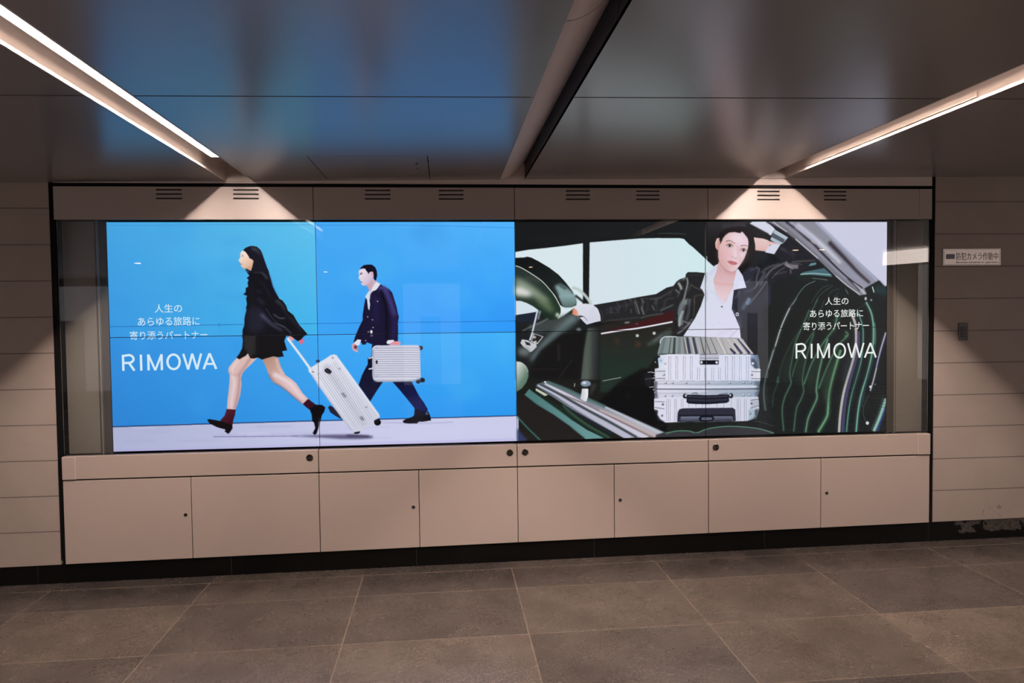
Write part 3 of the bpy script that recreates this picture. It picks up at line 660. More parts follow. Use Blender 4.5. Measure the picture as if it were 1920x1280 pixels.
('s',[(1554,873),(1826,876)],4.2,4.2,(232,232,246),1,0.9,None),
('s',[(1553,880),(1825,884)],4.2,4.2,(146,146,172),1,0.9,None),
('s',[(1553,886),(1825,890)],4.2,4.2,(232,232,246),1,0.9,None),
('s',[(1553,894),(1825,898)],4.2,4.2,(146,146,172),1,0.9,None),
('s',[(1553,900),(1825,904)],4.2,4.2,(232,232,246),1,0.9,None),
('s',[(1553,908),(1825,912)],4.2,4.2,(146,146,172),1,0.9,None),
('s',[(1553,914),(1825,917)],4.2,4.2,(232,232,246),1,0.9,None),
('s',[(1553,921),(1825,925)],4.2,4.2,(146,146,172),1,0.9,None),
('s',[(1553,927),(1825,931)],4.2,4.2,(232,232,246),1,0.9,None),
('s',[(1552,935),(1825,939)],4.2,4.2,(146,146,172),1,0.9,None),
('s',[(1552,941),(1824,945)],4.2,4.2,(232,232,246),1,0.9,None),
('s',[(1552,948),(1824,953)],4.2,4.2,(146,146,172),1,0.9,None),
('s',[(1552,954),(1824,959)],4.2,4.2,(232,232,246),1,0.9,None),
('s',[(1547,778),(1544,955)],10.5,10.5,(164,166,186),2,0.8,None),
('s',[(1548,973),(1665,976),(1777,975),(1826,962)],8.4,8.4,(150,150,168),2,0.8,None),
('s',[(1824,777),(1825,950)],6.3,6.3,(186,186,206),2,0.7,None),
('s',[(1556,773),(1573,763)],3.1,3.1,(150,150,170),1,0.8,None),
('s',[(1553,947),(1572,942)],3.1,3.1,(150,150,170),1,0.8,None),
('s',[(1810,771),(1823,780)],3.1,3.1,(160,160,180),1,0.8,None),
('s',[(1809,963),(1824,951)],3.1,3.1,(160,160,180),1,0.8,None),
('p',[(1572,857),(1571,862),(1569,867),(1567,869),(1564,869),(1561,867),(1560,862),(1559,857),(1560,851),(1562,847),(1564,844),(1567,844),(1570,847),(1571,851)],(40,40,52),1,1.0,0,4),
('s',[(1516,833),(1532,830),(1544,825)],7.3,7.3,(226,226,238),1,1.0,4),
('s',[(1516,899),(1530,897),(1543,892)],7.3,7.3,(226,226,238),1,1.0,4),
('p',[(1223,845),(1221,850),(1218,853),(1213,855),(1208,855),(1204,853),(1201,849),(1200,845),(1201,841),(1204,838),(1209,836),(1214,836),(1218,838),(1222,841)],(48,52,84),1,1.0,0,2),
('p',[(1585,1229),(1583,1238),(1577,1244),(1569,1248),(1559,1248),(1551,1244),(1545,1237),(1543,1228),(1545,1219),(1551,1212),(1560,1209),(1569,1209),(1578,1213),(1584,1220)],(14,14,20),1,1.0,0,2),
('p',[(1537,1217),(1575,1202),(1575,1215),(1553,1242)],(24,24,30),1,1.0,0,2),
('p',[(1419,1287),(1457,1280),(1456,1291),(1438,1297),(1421,1294)],(16,16,22),1,1.0,0,2),
('p',[(1289,810),(1308,805),(1325,811),(1337,831),(1576,1182),(1579,1199),(1543,1216),(1542,1236),(1480,1267),(1469,1281),(1415,1283),(1363,1221),(1210,992),(1169,923),(1156,905),(1167,884),(1212,857),(1250,835)],((226,226,240),(206,206,224),1318,828,1495,1235),1,1.0,0,2),
('p',[(1271,860),(1237,884),(1469,1251),(1504,1235)],(190,188,204),4,0.75,0,2),
('s',[(1313,846),(1533,1206)],3.7,3.7,(176,176,198),1.3,0.8,None),
('s',[(1309,849),(1528,1209)],3.7,3.7,(236,236,248),1.3,0.7,None),
('s',[(1303,854),(1522,1212)],3.7,3.7,(160,160,186),1.3,0.8,None),
('s',[(1298,857),(1517,1215)],3.7,3.7,(236,236,248),1.3,0.7,None),
('s',[(1292,862),(1511,1217)],3.7,3.7,(176,176,198),1.3,0.8,None),
('s',[(1287,865),(1506,1220)],3.7,3.7,(236,236,248),1.3,0.7,None),
('s',[(1281,869),(1500,1222)],3.7,3.7,(160,160,186),1.3,0.8,None),
('s',[(1276,872),(1495,1226)],3.7,3.7,(236,236,248),1.3,0.7,None),
('s',[(1270,877),(1488,1228)],3.7,3.7,(176,176,198),1.3,0.8,None),
('s',[(1265,880),(1484,1231)],3.7,3.7,(236,236,248),1.3,0.7,None),
('s',[(1259,885),(1477,1233)],3.7,3.7,(160,160,186),1.3,0.8,None),
('s',[(1254,888),(1473,1236)],3.7,3.7,(236,236,248),1.3,0.7,None),
('s',[(1248,892),(1466,1239)],3.7,3.7,(176,176,198),1.3,0.8,None),
('s',[(1243,895),(1461,1242)],3.7,3.7,(236,236,248),1.3,0.7,None),
('s',[(1237,900),(1455,1244)],3.7,3.7,(160,160,186),1.3,0.8,None),
('s',[(1232,903),(1450,1247)],3.7,3.7,(236,236,248),1.3,0.7,None),
('s',[(1226,908),(1444,1249)],3.7,3.7,(176,176,198),1.3,0.8,None),
('s',[(1221,911),(1439,1252)],3.7,3.7,(236,236,248),1.3,0.7,None),
('s',[(1215,915),(1433,1255)],3.7,3.7,(160,160,186),1.3,0.8,None),
('s',[(1210,918),(1428,1258)],3.7,3.7,(236,236,248),1.3,0.7,None),
('s',[(1204,923),(1422,1260)],3.7,3.7,(176,176,198),1.3,0.8,None),
('s',[(1199,926),(1417,1263)],3.7,3.7,(236,236,248),1.3,0.7,None),
('s',[(1334,835),(1452,1007),(1573,1185)],8.4,8.4,(238,238,250),2,0.8,None),
('s',[(1169,921),(1286,1101),(1409,1276)],7.3,7.3,(178,176,198),2,0.7,None),
('p',[(1248,899),(1267,887),(1285,900),(1294,910),(1284,925),(1266,921),(1253,912)],(38,36,46),1.5,1.0,0,2),
('s',[(1256,891),(1279,926)],5.2,5.2,(66,62,74),1,0.8,None),
('p',[(1369,1049),(1368,1052),(1365,1055),(1360,1056),(1356,1056),(1352,1054),(1349,1052),(1348,1048),(1349,1045),(1352,1042),(1356,1041),(1361,1041),(1365,1043),(1368,1045)],(112,110,122),2,0.8,0,2),
('p',[(1379,1062),(1378,1066),(1375,1068),(1371,1070),(1366,1069),(1362,1068),(1359,1065),(1358,1062),(1359,1059),(1362,1056),(1366,1055),(1371,1055),(1375,1056),(1378,1059)],(112,110,122),2,0.8,0,2),
('p',[(1477,1197),(1476,1200),(1473,1202),(1469,1204),(1464,1204),(1460,1202),(1457,1199),(1456,1196),(1457,1193),(1460,1190),(1464,1189),(1469,1189),(1473,1191),(1476,1193)],(112,110,122),2,0.8,0,2),
('p',[(1485,1208),(1484,1211),(1481,1213),(1476,1215),(1472,1215),(1468,1213),(1465,1210),(1464,1207),(1465,1204),(1468,1201),(1472,1200),(1477,1200),(1481,1202),(1484,1204)],(112,110,122),2,0.8,0,2),
('p',[(1348,894),(1347,896),(1345,899),(1342,900),(1338,900),(1336,899),(1334,896),(1333,893),(1334,891),(1336,888),(1339,887),(1342,887),(1345,889),(1347,891)],(150,150,166),1,0.8,0,2),
('p',[(1505,1134),(1505,1136),(1502,1139),(1499,1140),(1496,1140),(1493,1138),(1491,1136),(1490,1133),(1491,1130),(1493,1128),(1496,1127),(1500,1127),(1503,1128),(1505,1131)],(150,150,166),1,0.8,0,2),
('p',[(1308,827),(1308,829),(1306,832),(1303,833),(1299,833),(1296,831),(1294,829),(1294,826),(1295,824),(1297,821),(1300,820),(1303,820),(1306,822),(1308,824)],(150,150,166),1,0.8,0,2),
('p',[(1153,884),(1180,880),(1190,917),(1169,923),(1155,908)],(224,226,238),1,1.0,0,2),
('s',[(1033,702),(1105,804),(1174,906)],13.2,13.2,(226,231,242),1,1.0,2),
('s',[(1174,906),(1187,914)],5.5,5.5,(60,56,70),1,0.8,None),
('s',[(1044,705),(1179,897)],3.3,3.3,(176,196,226),1,0.7,None),
('p',[(2427,188),(2511,174),(2616,164),(2742,150),(2853,135),(2850,549),(2670,613),(2422,610)],((220,234,240),(220,234,241),2427,180,2840,482),1,1.0,0,0),
('p',[(2896,130),(3036,119),(3217,106),(3324,104),(3475,105),(3501,110),(3534,144),(3558,161),(3641,236),(3700,287),(3690,354),(3560,624),(2887,582)],((217,228,237),(212,235,240),2893,282,3527,286),1,1.0,0,0),
('p',[(4359,3),(4852,4),(4855,416),(4836,423),(4800,383),(4631,234),(4490,117)],(208,208,231),1,1.0,0,0),
('p',[(3928,15),(3950,-1),(4056,-1),(4069,68),(4056,81)],(216,218,234),1,1.0,0,0),
('p',[(3976,1),(4050,1),(4098,49),(4071,89),(3976,49)],(216,218,234),1,1.0,0,0),
('s',[(2533,102),(2827,95),(3217,62)],4.0,4.0,(44,44,48),3,0.7,None),
('p',[(3657,8),(3928,8),(3911,63),(3792,46),(3692,67),(3657,88)],(62,60,66),6,0.8,0,None),
('s',[(3333,74),(3424,75),(3514,79)],2.8,2.8,(92,104,100),1,0.8,None),
('p',[(3911,8),(3937,17),(4056,78),(4056,121),(3955,97),(3893,59)],(34,32,34),2,1.0,0,None),
('p',[(2426,577),(2553,558),(2696,609),(2806,531),(2887,511),(2924,667),(2864,741),(2836,989),(2421,981)],(30,33,34),2,1.0,0,None),
('p',[(2426,581),(2557,560),(2540,620),(2425,623)],(32,40,58),3,0.8,0,None),
('p',[(2506,644),(2637,604),(2772,573),(2822,590),(2801,623),(2653,680),(2527,711)],(74,82,82),6,0.75,0,None),
('s',[(2805,592),(2729,656),(2652,717),(2580,787),(2521,865)],52.0,32.0,(120,136,142),8,0.75,None),
('s',[(2801,623),(2695,697),(2610,792),(2529,887)],10.4,10.4,(64,84,84),5,0.6,None),
('p',[(2580,800),(2720,697),(2864,683),(2850,804),(2832,988),(2503,982),(2525,882)],(22,21,22),5,0.92,0,None),
('s',[(2468,677),(2527,649),(2586,625),(2630,601)],4.8,4.8,(150,166,160),2,0.8,None),
('s',[(2524,918),(2676,920)],2.8,2.8,(60,46,44),1,0.7,None),
('s',[(2694,764),(2693,868)],17.6,17.6,(44,40,42),2,0.6,None),
('s',[(2778,866),(2735,919),(2692,979)],2.0,2.0,(90,84,80),1,0.6,None),
('p',[(2836,674),(2835,678),(2831,681),(2825,683),(2818,683),(2813,681),(2809,677),(2807,673),(2809,669),(2813,666),(2819,665),(2825,665),(2831,667),(2835,670)],(170,178,182),4,0.7,0,None),
('p',[(2907,658),(3244,637),(3243,996),(2955,991)],((36,34,32),(34,46,40),3077,702,3075,913),2,1.0,0,None),
('p',[(2961,650),(3456,538),(3428,758),(3310,865),(3230,958),(3040,1073),(2958,1071)],((40,36,34),(34,48,42),3146,653,3144,923),2,1.0,0,None),
('p',[(2881,666),(2960,663),(2956,991),(2834,989),(2855,804)],((78,86,82),(34,36,38),2871,825,2948,827),2,1.0,0,None),
('p',[(2885,683),(2902,683),(2891,990),(2845,989)],(92,102,92),6,0.55,0,None),
('p',[(3047,723),(3085,740),(3076,778),(3051,761)],(70,48,38),5,0.6,0,None),
('p',[(3188,754),(3218,755),(3218,789),(3179,788)],(88,58,46),5,0.6,0,None),
('s',[(2965,814),(3205,812)],2.4,2.4,(56,62,48),2,0.7,None),
('p',[(2964,697),(3043,672),(3214,630),(3439,555),(3432,633),(3214,667),(2964,711)],(64,27,30),1,1.0,0,None),
('s',[(2964,702),(3077,685),(3214,669),(3425,633)],9.6,9.6,(230,232,242),1,1.0,None),
('p',[(3207,718),(3206,722),(3203,725),(3199,727),(3194,727),(3190,725),(3187,722),(3186,717),(3188,713),(3190,709),(3195,708),(3199,708),(3203,710),(3206,713)],(190,192,190),1,1.0,0,None),
('p',[(3316,704),(3315,708),(3312,712),(3308,714),(3303,714),(3299,712),(3296,708),(3295,704),(3296,699),(3299,696),(3303,694),(3308,694),(3312,696),(3315,699)],(190,190,190),1,1.0,0,None),
('p',[(3385,961),(3230,924),(3092,996),(2972,1105),(2903,1154),(3211,1338),(3384,1353)],(17,17,19),3,0.95,0,None),
('p',[(3265,764),(3317,731),(3361,698),(3417,673),(3417,724),(3343,757),(3257,789)],(84,94,92),5,0.65,0,None),
('s',[(3300,756),(3356,715)],4.8,4.8,(150,160,158),3,0.6,None),
('p',[(2427,223),(2478,222),(2503,217),(2528,223),(2573,246),(2640,286),(2698,330),(2740,376),(2782,430),(2802,472),(2810,502),(2808,523),(2772,535),(2738,535),(2722,530),(2696,513),(2672,459),(2638,421),(2593,371),(2522,321),(2460,285),(2426,276)],((20,22,23),(30,36,36),2490,251,2698,397),1,1.0,0,6),
('p',[(2672,401),(2706,385),(2748,410),(2781,435),(2803,477),(2810,510),(2781,527),(2734,535),(2713,493)],(146,174,176),5,0.9,0,6),
('s',[(2698,393),(2744,422)],10.4,10.4,(40,48,50),4,0.8,None),
('p',[(2697,459),(2798,452),(2809,494),(2804,515),(2772,531),(2738,533),(2722,522)],((150,180,182),(90,112,112),2760,447,2760,531),2,1.0,0,6),
('p',[(2424,453),(2429,490),(2458,491),(2495,504),(2533,524),(2562,545),(2582,571),(2628,601),(2653,612),(2687,606),(2709,572),(2709,539),(2692,497),(2661,447),(2639,417),(2593,363),(2522,313),(2460,277),(2426,267)],((42,54,50),(36,54,42),2489,321,2654,571),1,1.0,0,6),
('p',[(2425,345),(2480,362),(2542,404),(2600,454),(2646,496),(2604,500),(2542,470),(2479,466),(2424,457)],(150,164,146),9,0.85,0,6),
('p',[(2425,403),(2471,408),(2529,441),(2504,462),(2424,453)],(228,226,224),7,0.9,0,6),
('p',[(2550,470),(2604,471),(2650,517),(2671,567),(2629,554),(2579,516)],(118,132,102),8,0.75,0,6),
('p',[(2566,533),(2620,567),(2662,584),(2653,611),(2620,596),(2582,571)],(27,44,34),4,0.8,0,6),
('s',[(2489,354),(2543,354),(2580,379)],20.0,20.0,(88,84,82),7,0.6,None),
('p',[(2701,581),(2700,587),(2696,592),(2691,595),(2685,595),(2680,592),(2677,587),(2676,581),(2677,575),(2680,570),(2686,567),(2691,567),(2696,570),(2700,575)],(200,214,196),4,0.9,0,6),
('s',[(2426,273),(2460,284),(2522,320),(2593,370),(2643,425),(2676,467),(2701,518)],4.4,4.4,(232,234,228),1,1.0,None),
('s',[(2661,447),(2692,497),(2710,539),(2709,572),(2692,603)],4.4,4.4,(214,220,206),1,1.0,None),
('p',[(2427,491),(2458,492),(2495,505),(2533,525),(2562,545),(2554,560),(2486,570),(2426,578)],(214,226,236),1,1.0,0,0),
('s',[(2784,410),(2824,425),(2857,453),(2887,490),(2903,520)],17.6,17.6,(192,202,200),2,1.0,None),
('s',[(2802,460),(2849,498),(2870,519)],14.4,14.4,(28,30,32),2,0.9,None),
('s',[(2564,547),(2546,620),(2529,691),(2512,738)],11.2,11.2,(206,210,220),1,1.0,None),
('s',[(2569,554),(2553,620),(2535,691)],3.6,3.6,(60,66,84),1,0.9,None),
('s',[(2581,552),(2565,608)],10.4,10.4,(140,150,160),2,0.9,None),
('s',[(2424,683),(2695,684)],1.6,1.6,(16,18,18),1,0.4,None),
('p',[(2537,694),(2599,714),(2560,763),(2520,745)],(196,198,200),1,1.0,0,None),
('p',[(2541,699),(2591,716),(2559,754),(2526,741)],(40,33,35),1,1.0,0,None),
('p',[(2552,718),(2551,722),(2548,724),(2543,726),(2539,726),(2534,724),(2531,721),(2530,718),(2531,714),(2534,711),(2539,710),(2544,710),(2548,711),(2551,714)],(206,208,212),2,0.9,0,None),
('p',[(2557,745),(2556,747),(2554,749),(2550,750),(2546,750),(2542,749),(2540,747),(2539,745),(2540,743),(2542,741),(2546,740),(2550,740),(2554,741),(2556,743)],(206,206,206),1,0.9,0,None),
('p',[(2464,730),(2497,736),(2552,758),(2556,778),(2525,808),(2510,811),(2500,798),(2471,777),(2453,753)],(202,202,210),1,1.0,0,None),
('p',[(2480,742),(2513,755),(2518,770),(2490,765)],(44,36,40),1,1.0,0,None),
('s',[(2505,744),(2539,757)],3.2,3.2,(70,62,66),1,0.8,None),
('p',[(2434,789),(2496,778),(2517,807),(2500,836),(2446,831)],(126,136,136),7,0.75,0,None),
('p',[(2424,867),(2454,872),(2483,894),(2500,928),(2502,961),(2488,999),(2460,1036),(2422,1060)],((206,212,208),(96,124,106),2432,901,2499,944),1.5,1.0,0,None),
('s',[(2429,869),(2462,877),(2489,903),(2500,936)],3.2,3.2,(226,230,224),1,0.8,None),
('p',[(2475,1078),(2505,1041),(2533,1062),(2606,1116),(2711,1188),(2774,1242),(2870,1308),(2981,1363),(2859,1366),(2785,1307),(2763,1285),(2658,1208),(2553,1142)],((78,122,122),(104,150,150),2528,1068,2869,1340),1,1.0,0,None),
('p',[(2428,1113),(2475,1083),(2553,1142),(2658,1208),(2763,1284),(2859,1366),(2583,1364),(2427,1213)],(36,32,32),3,0.95,0,None),
('s',[(2431,1218),(2499,1293),(2572,1366)],6.5,6.5,(72,142,136),2,0.95,None),
('p',[(2426,1286),(2457,1324),(2493,1367),(2425,1370)],(52,62,104),4,0.9,0,None),
('p',[(2505,1042),(2554,1069),(2722,1167),(3019,1365),(2976,1361),(2774,1242),(2606,1116)],(30,42,36),2,1.0,0,None),
('s',[(2717,1146),(2764,1194),(2870,1276),(3014,1362)],11.0,11.0,(66,108,84),3,0.85,None),
('p',[(2547,1036),(2625,1081),(2602,1088),(2546,1052)],(192,202,184),1,1.0,0,None),
('p',[(2554,1012),(2605,997),(2618,997),(2845,1096),(3084,1207),(3411,1365),(3105,1366),(2764,1169),(2547,1024)],((92,102,110),(176,176,190),2607,1028,3191,1305),1,1.0,0,None),
('s',[(2560,1019),(2670,1079),(2775,1147),(2929,1241),(3143,1364)],11.0,30.0,(186,184,206),1.5,1.0,None),
('s',[(2571,1014),(2691,1077),(2871,1181),(3009,1258),(3191,1365)],8.0,15.0,(58,66,72),1.5,0.9,None),
('s',[(2605,1010),(2734,1078),(2871,1155),(3031,1238),(3256,1367)],12.0,37.0,(208,202,220),1.5,1.0,None),
('s',[(2691,1072),(2860,1144),(3057,1244),(3299,1366)],6.0,15.0,(92,76,80),2,0.8,None),
('s',[(2951,1183),(3084,1244),(3321,1366)],13.0,25.0,(196,176,176),2,0.85,None),
('s',[(2618,1000),(2734,1046),(2845,1099),(2988,1165)],20.0,20.0,(84,112,112),2,0.9,None),
('s',[(2988,1165),(3138,1238),(3397,1363)],12.0,25.0,(190,196,208),2,0.9,None),
('s',[(2733,1157),(2849,1228),(3030,1338)],4.0,4.0,(46,52,104),1,0.8,None),
('p',[(2615,999),(2614,1002),(2612,1003),(2608,1004),(2605,1004),(2601,1003),(2599,1001),(2598,999),(2599,997),(2601,996),(2605,995),(2608,995),(2612,996),(2614,997)],(236,238,238),1,1.0,0,None),
('p',[(2840,1046),(2880,1047),(2878,1097),(2866,1129),(2851,1125),(2829,1112)],((206,206,216),(238,238,244),2842,1075,2874,1076),1,1.0,0,None),
('p',[(2897,1016),(2894,1025),(2884,1031),(2871,1035),(2857,1035),(2843,1031),(2834,1024),(2831,1015),(2834,1006),(2844,999),(2857,996),(2872,996),(2885,1000),(2894,1007)],(130,146,162),1,1.0,0,None),
('p',[(2868,1010),(2866,1013),(2863,1016),(2858,1017),(2852,1017),(2847,1016),(2844,1013),(2842,1010),(2844,1007),(2847,1004),(2852,1003),(2858,1003),(2863,1004),(2867,1007)],(236,240,248),2,0.9,0,None),
('s',[(2834,1020),(2851,1031),(2888,1027)],4.0,4.0,(70,86,110),2,0.7,None),
('s',[(2790,1034),(2795,1011)],3.5,3.5,(220,220,220),1,1.0,None),
('s',[(2971,1001),(3032,990),(3091,980)],3.0,3.0,(206,210,206),1,1.0,None),
('p',[(2899,1023),(2931,1014),(2925,1045),(2887,1102)],(60,62,64),4,0.7,0,None),
('s',[(3128,1118),(3139,1076)],4.0,4.0,(60,56,58),3,0.6,None),
('p',[(2918,521),(3078,496),(3215,472),(3319,456),(3388,416),(3431,406),(3454,376),(3474,363),(3509,353),(3513,331),(3526,319),(3585,320),(3638,325),(3624,371),(3606,421),(3637,445),(3634,466),(3620,510),(3602,557),(3574,607),(3552,651),(3518,691),(3491,718),(3428,721),(3425,687),(3449,616),(3429,558),(3352,584),(3256,607),(3180,619),(3077,628),(2961,620),(2945,570)],(38,38,41),1,1.0,0,5),
('s',[(3463,386),(3474,403),(3485,429)],15.6,15.6,(168,172,170),2.2,0.8999999999999999,None),
('s',[(3444,428),(3457,441),(3470,452)],6.4,6.4,(150,155,150),2.2,0.84,None),
('s',[(3518,353),(3524,387),(3513,437),(3491,526)],9.2,9.2,(158,162,156),2.2,0.8999999999999999,None),
('s',[(3535,488),(3526,526)],27.6,27.6,(92,100,104),2.2,0.72,None),
('s',[(3224,481),(3241,511)],7.4,7.4,(120,120,116),2.2,0.72,None),
('s',[(3280,486),(3344,478),(3422,437)],4.6,4.6,(96,98,96),2.2,0.84,None),
('s',[(3323,482),(3314,524)],23.0,23.0,(70,70,68),2.2,0.72,None),
('s',[(3492,366),(3509,357)],8.3,8.3,(140,145,140),2.2,0.84,None),
('s',[(3539,395),(3574,417),(3635,441)],3.2,3.2,(128,122,104),2.2,0.96,None),
('s',[(3567,472),(3635,459)],2.8,2.8,(120,112,90),2.2,0.96,None),
('s',[(3567,472),(3567,527)],3.2,3.2,(120,112,90),2.2,0.84,None),
('s',[(3517,450),(3544,404)],13.8,13.8,(60,62,64),2.2,0.84,None),
('s',[(3567,489),(3567,552),(3560,603)],2.8,2.8,(120,112,90),1,0.7,None),
('s',[(3509,492),(3482,539),(3474,593),(3478,657)],32.2,32.2,(118,128,132),2.2,0.84,None),
('s',[(3495,564),(3474,610),(3469,665)],12.0,12.0,(176,182,184),2.2,0.84,None),
('s',[(3526,497),(3534,556),(3513,628)],18.4,18.4,(70,76,80),2.2,0.84,None),
('s',[(3491,628),(3526,641),(3552,616)],9.2,9.2,(140,140,142),2.2,0.78,None),
('s',[(3456,708),(3495,683),(3543,637)],7.4,7.4,(150,146,168),2.2,0.8999999999999999,None),
('s',[(3224,536),(3240,586)],8.3,8.3,(130,136,134),2.2,0.84,None),
('s',[(3292,528),(3309,558)],5.5,5.5,(130,134,130),2.2,0.84,None),
('s',[(3344,562),(3400,538),(3430,525)],6.4,6.4,(130,136,134),2.2,0.72,None),
('s',[(3215,607),(3279,591),(3365,580)],5.5,5.5,(110,112,110),2.2,0.72,None),
('s',[(3232,494),(3228,561)],9.2,9.2,(90,92,92),2.2,0.72,None),
('s',[(3185,498),(3198,536),(3210,582)],5.6,5.6,(176,176,172),2,0.7,None),
('s',[(3138,484),(3164,497)],4.8,4.8,(150,150,150),2,0.6,None),
('s',[(3027,534),(3031,576)],5.6,5.6,(110,110,116),2,0.6,None),
('s',[(3155,548),(3159,573)],4.8,4.8,(140,140,140),2,0.6,None),
('s',[(3061,542),(3078,576)],10.4,10.4,(76,72,82),2,0.6,None),
('s',[(2966,629),(3077,614),(3206,603)],3.2,3.2,(130,120,112),2,0.6,None),
('s',[(2992,554),(3121,526),(3207,502)],16.0,16.0,(66,60,68),2,0.5,None),
('s',[(3116,635),(3146,633)],7.2,7.2,(200,200,196),2,0.8,None),
('s',[(3189,643),(3197,643)],5.6,5.6,(200,200,196),2,0.8,None),
('p',[(3909,421),(3884,343),(3878,307),(3911,291),(3955,282),(3994,295),(4056,276),(4069,323),(4070,536),(3814,534),(3819,436)],(44,46,60),2,1.0,0,5),
('p',[(3819,487),(3810,555),(3840,615),(3867,679),(3872,752),(3928,800),(4026,801),(4021,561),(4056,519),(4056,489)],((42,44,58),(28,31,38),3911,492,3955,749),5,1.0,0,5),
('p',[(4093,207),(4152,138),(4184,105),(4239,161),(4307,196),(4384,247),(4324,286),(4258,334),(4133,364),(4064,408),(4009,470),(3954,492),(3954,336),(4000,306),(4073,272),(4165,259),(4128,244)],(37,37,45),1.5,1.0,0,5),
('p',[(3972,186),(4032,195),(4091,209),(4133,249),(4073,271),(4000,306),(3954,292)],(22,26,32),3,0.9,0,5),
('s',[(3972,288),(3994,305),(3977,356),(3977,407)],6.0,6.0,(120,122,130),2.4,0.84,None),
('s',[(3933,309),(3981,293)],4.0,4.0,(120,120,126),2.4,0.72,None),
('s',[(4034,323),(3990,391),(3955,433)],10.0,10.0,(96,104,124),2.4,0.78,None),
('s',[(4043,378),(3999,442),(3928,526)],8.0,8.0,(110,116,136),2.4,0.72,None),
('s',[(3867,445),(3832,491)],5.0,5.0,(110,106,112),2.4,0.72,None),
('s',[(3906,390),(3933,369)],3.5,3.5,(130,126,120),2.4,0.84,None),
('s',[(3928,488),(3911,530)],22.0,22.0,(118,140,168),2.4,0.78,None),
('s',[(3893,449),(3955,433)],15.0,15.0,(66,72,92),2.4,0.6,None),
('s',[(3937,492),(3902,526),(3884,560)],18.4,18.4,(112,132,156),5,0.65,None),
('p',[(3859,590),(3858,596),(3855,600),(3851,603),(3846,603),(3842,600),(3839,596),(3838,590),(3839,585),(3842,580),(3846,578),(3851,578),(3855,580),(3858,585)],(196,196,212),1,1.0,0,5),
('p',[(3853,590),(3852,592),(3851,594),(3849,595),(3847,595),(3845,594),(3844,592),(3844,590),(3844,588),(3845,586),(3847,585),(3849,585),(3851,586),(3852,588)],(50,50,66),1,1.0,0,5),
('s',[(3867,594),(3871,671)],12.0,12.0,(70,96,120),4,0.5,None),
('s',[(4165,267),(4198,285),(4253,289)],26.0,26.0,(130,124,132),2.4,0.8999999999999999,None),
('s',[(4027,363),(4073,311),(4119,284),(4179,258)],9.4,9.4,(116,112,118),2.4,0.84,None),
('s',[(4009,328),(4055,293),(4128,271)],10.4,10.4,(86,84,92),2.4,0.84,None),
('s',[(4212,258),(4281,254),(4365,250)],4.7,4.7,(120,112,108),2.4,0.8999999999999999,None),
('s',[(4096,337),(4175,320)],9.4,9.4,(80,78,84),2.4,0.72,None),
('s',[(4202,303),(4203,334)],7.3,7.3,(140,136,144),2.4,0.72,None),
('s',[(4133,169),(4198,200),(4230,223)],20.8,20.8,(62,60,68),2.4,0.72,None),
('s',[(4000,408),(4023,363)],8.3,8.3,(120,120,136),2.4,0.72,None),
('p',[(3653,2),(3753,2),(3753,236),(3714,274),(3694,283),(3653,246)],((50,47,52),(30,28,30),3692,8,3692,151),2,1,0,None),
('p',[(3714,122),(3729,80),(3758,53),(3797,40),(3849,30),(3893,34),(3933,55),(3961,97),(3976,178),(3957,254),(3919,296),(3893,322),(3871,334),(3860,309),(3814,279),(3735,253),(3720,219),(3714,181)],(30,25,27),2,1.0,0,5),
('s',[(3955,220),(3928,254),(3876,305)],6.4,6.4,(18,16,18),3,0.8,None),
('s',[(3911,220),(3928,246)],4.0,4.0,(90,86,90),3,0.5,None),
('s',[(3919,203),(3933,207)],5.6,5.6,(110,112,120),3,0.6,None),
('p',[(3639,330),(3666,307),(3697,282),(3725,267),(3714,314),(3695,364),(3704,426),(3735,480),(3763,518),(3798,477),(3819,430),(3826,440),(3819,491),(3812,556),(3840,616),(3865,676),(3872,744),(3494,725),(3525,681),(3574,607),(3609,537),(3634,462),(3617,425),(3606,421)],((216,222,236),(224,220,244),3561,489,3805,627),1,1.0,0,5),
('p',[(3840,311),(3853,299),(3884,343),(3909,421),(3854,429),(3816,438),(3822,389),(3835,343)],(220,222,244),1,1.0,0,5),
('s',[(3657,333),(3687,320),(3714,278)],12.0,12.0,(202,198,226),4,0.6,None),
('s',[(3642,333),(3652,430)],5.6,5.6,(190,186,210),3,0.5,None),
('s',[(3657,443),(3700,452),(3726,490)],4.0,4.0,(196,190,220),3,0.7,None),
('s',[(3705,448),(3731,490),(3753,529)],4.0,4.0,(200,190,216),2,0.7,None),
('p',[(3754,541),(3753,542),(3751,544),(3749,545),(3746,545),(3743,544),(3741,542),(3741,540),(3741,539),(3743,537),(3746,536),(3749,536),(3751,537),(3753,539)],(60,56,72),1,1.0,0,5),
('s',[(3731,641),(3735,644)],4.0,4.0,(176,172,196),1,1.0,None),
('s',[(3858,685),(3823,713),(3801,738)],2.0,2.0,(130,126,140),1,0.8,None),
('s',[(3717,720),(3779,695),(3823,691)],12.0,12.0,(200,196,206),5,0.5,None),
('s',[(3569,620),(3604,642)],5.6,5.6,(196,200,216),4,0.5,None),
('p',[(3753,490),(3766,491),(3759,501)],(236,196,170),2,1.0,0,5),
('s',[(3818,555),(3849,628),(3867,683)],5.6,5.6,(190,188,214),3,0.6,None),
('p',[(3726,253),(3757,291),(3814,320),(3841,310),(3840,326),(3832,364),(3819,398),(3818,432),(3788,478),(3765,520),(3742,495),(3705,439),(3692,375),(3714,312)],((216,172,178),(232,206,212),3770,313,3761,482),1,1.0,0,5),
('p',[(3723,219),(3733,274),(3779,317),(3823,321),(3779,279),(3736,219)],(204,156,160),1,1.0,0,5),
('p',[(3762,527),(3792,470),(3816,432),(3824,406),(3821,444),(3814,529)],(222,220,242),1,1.0,0,5),
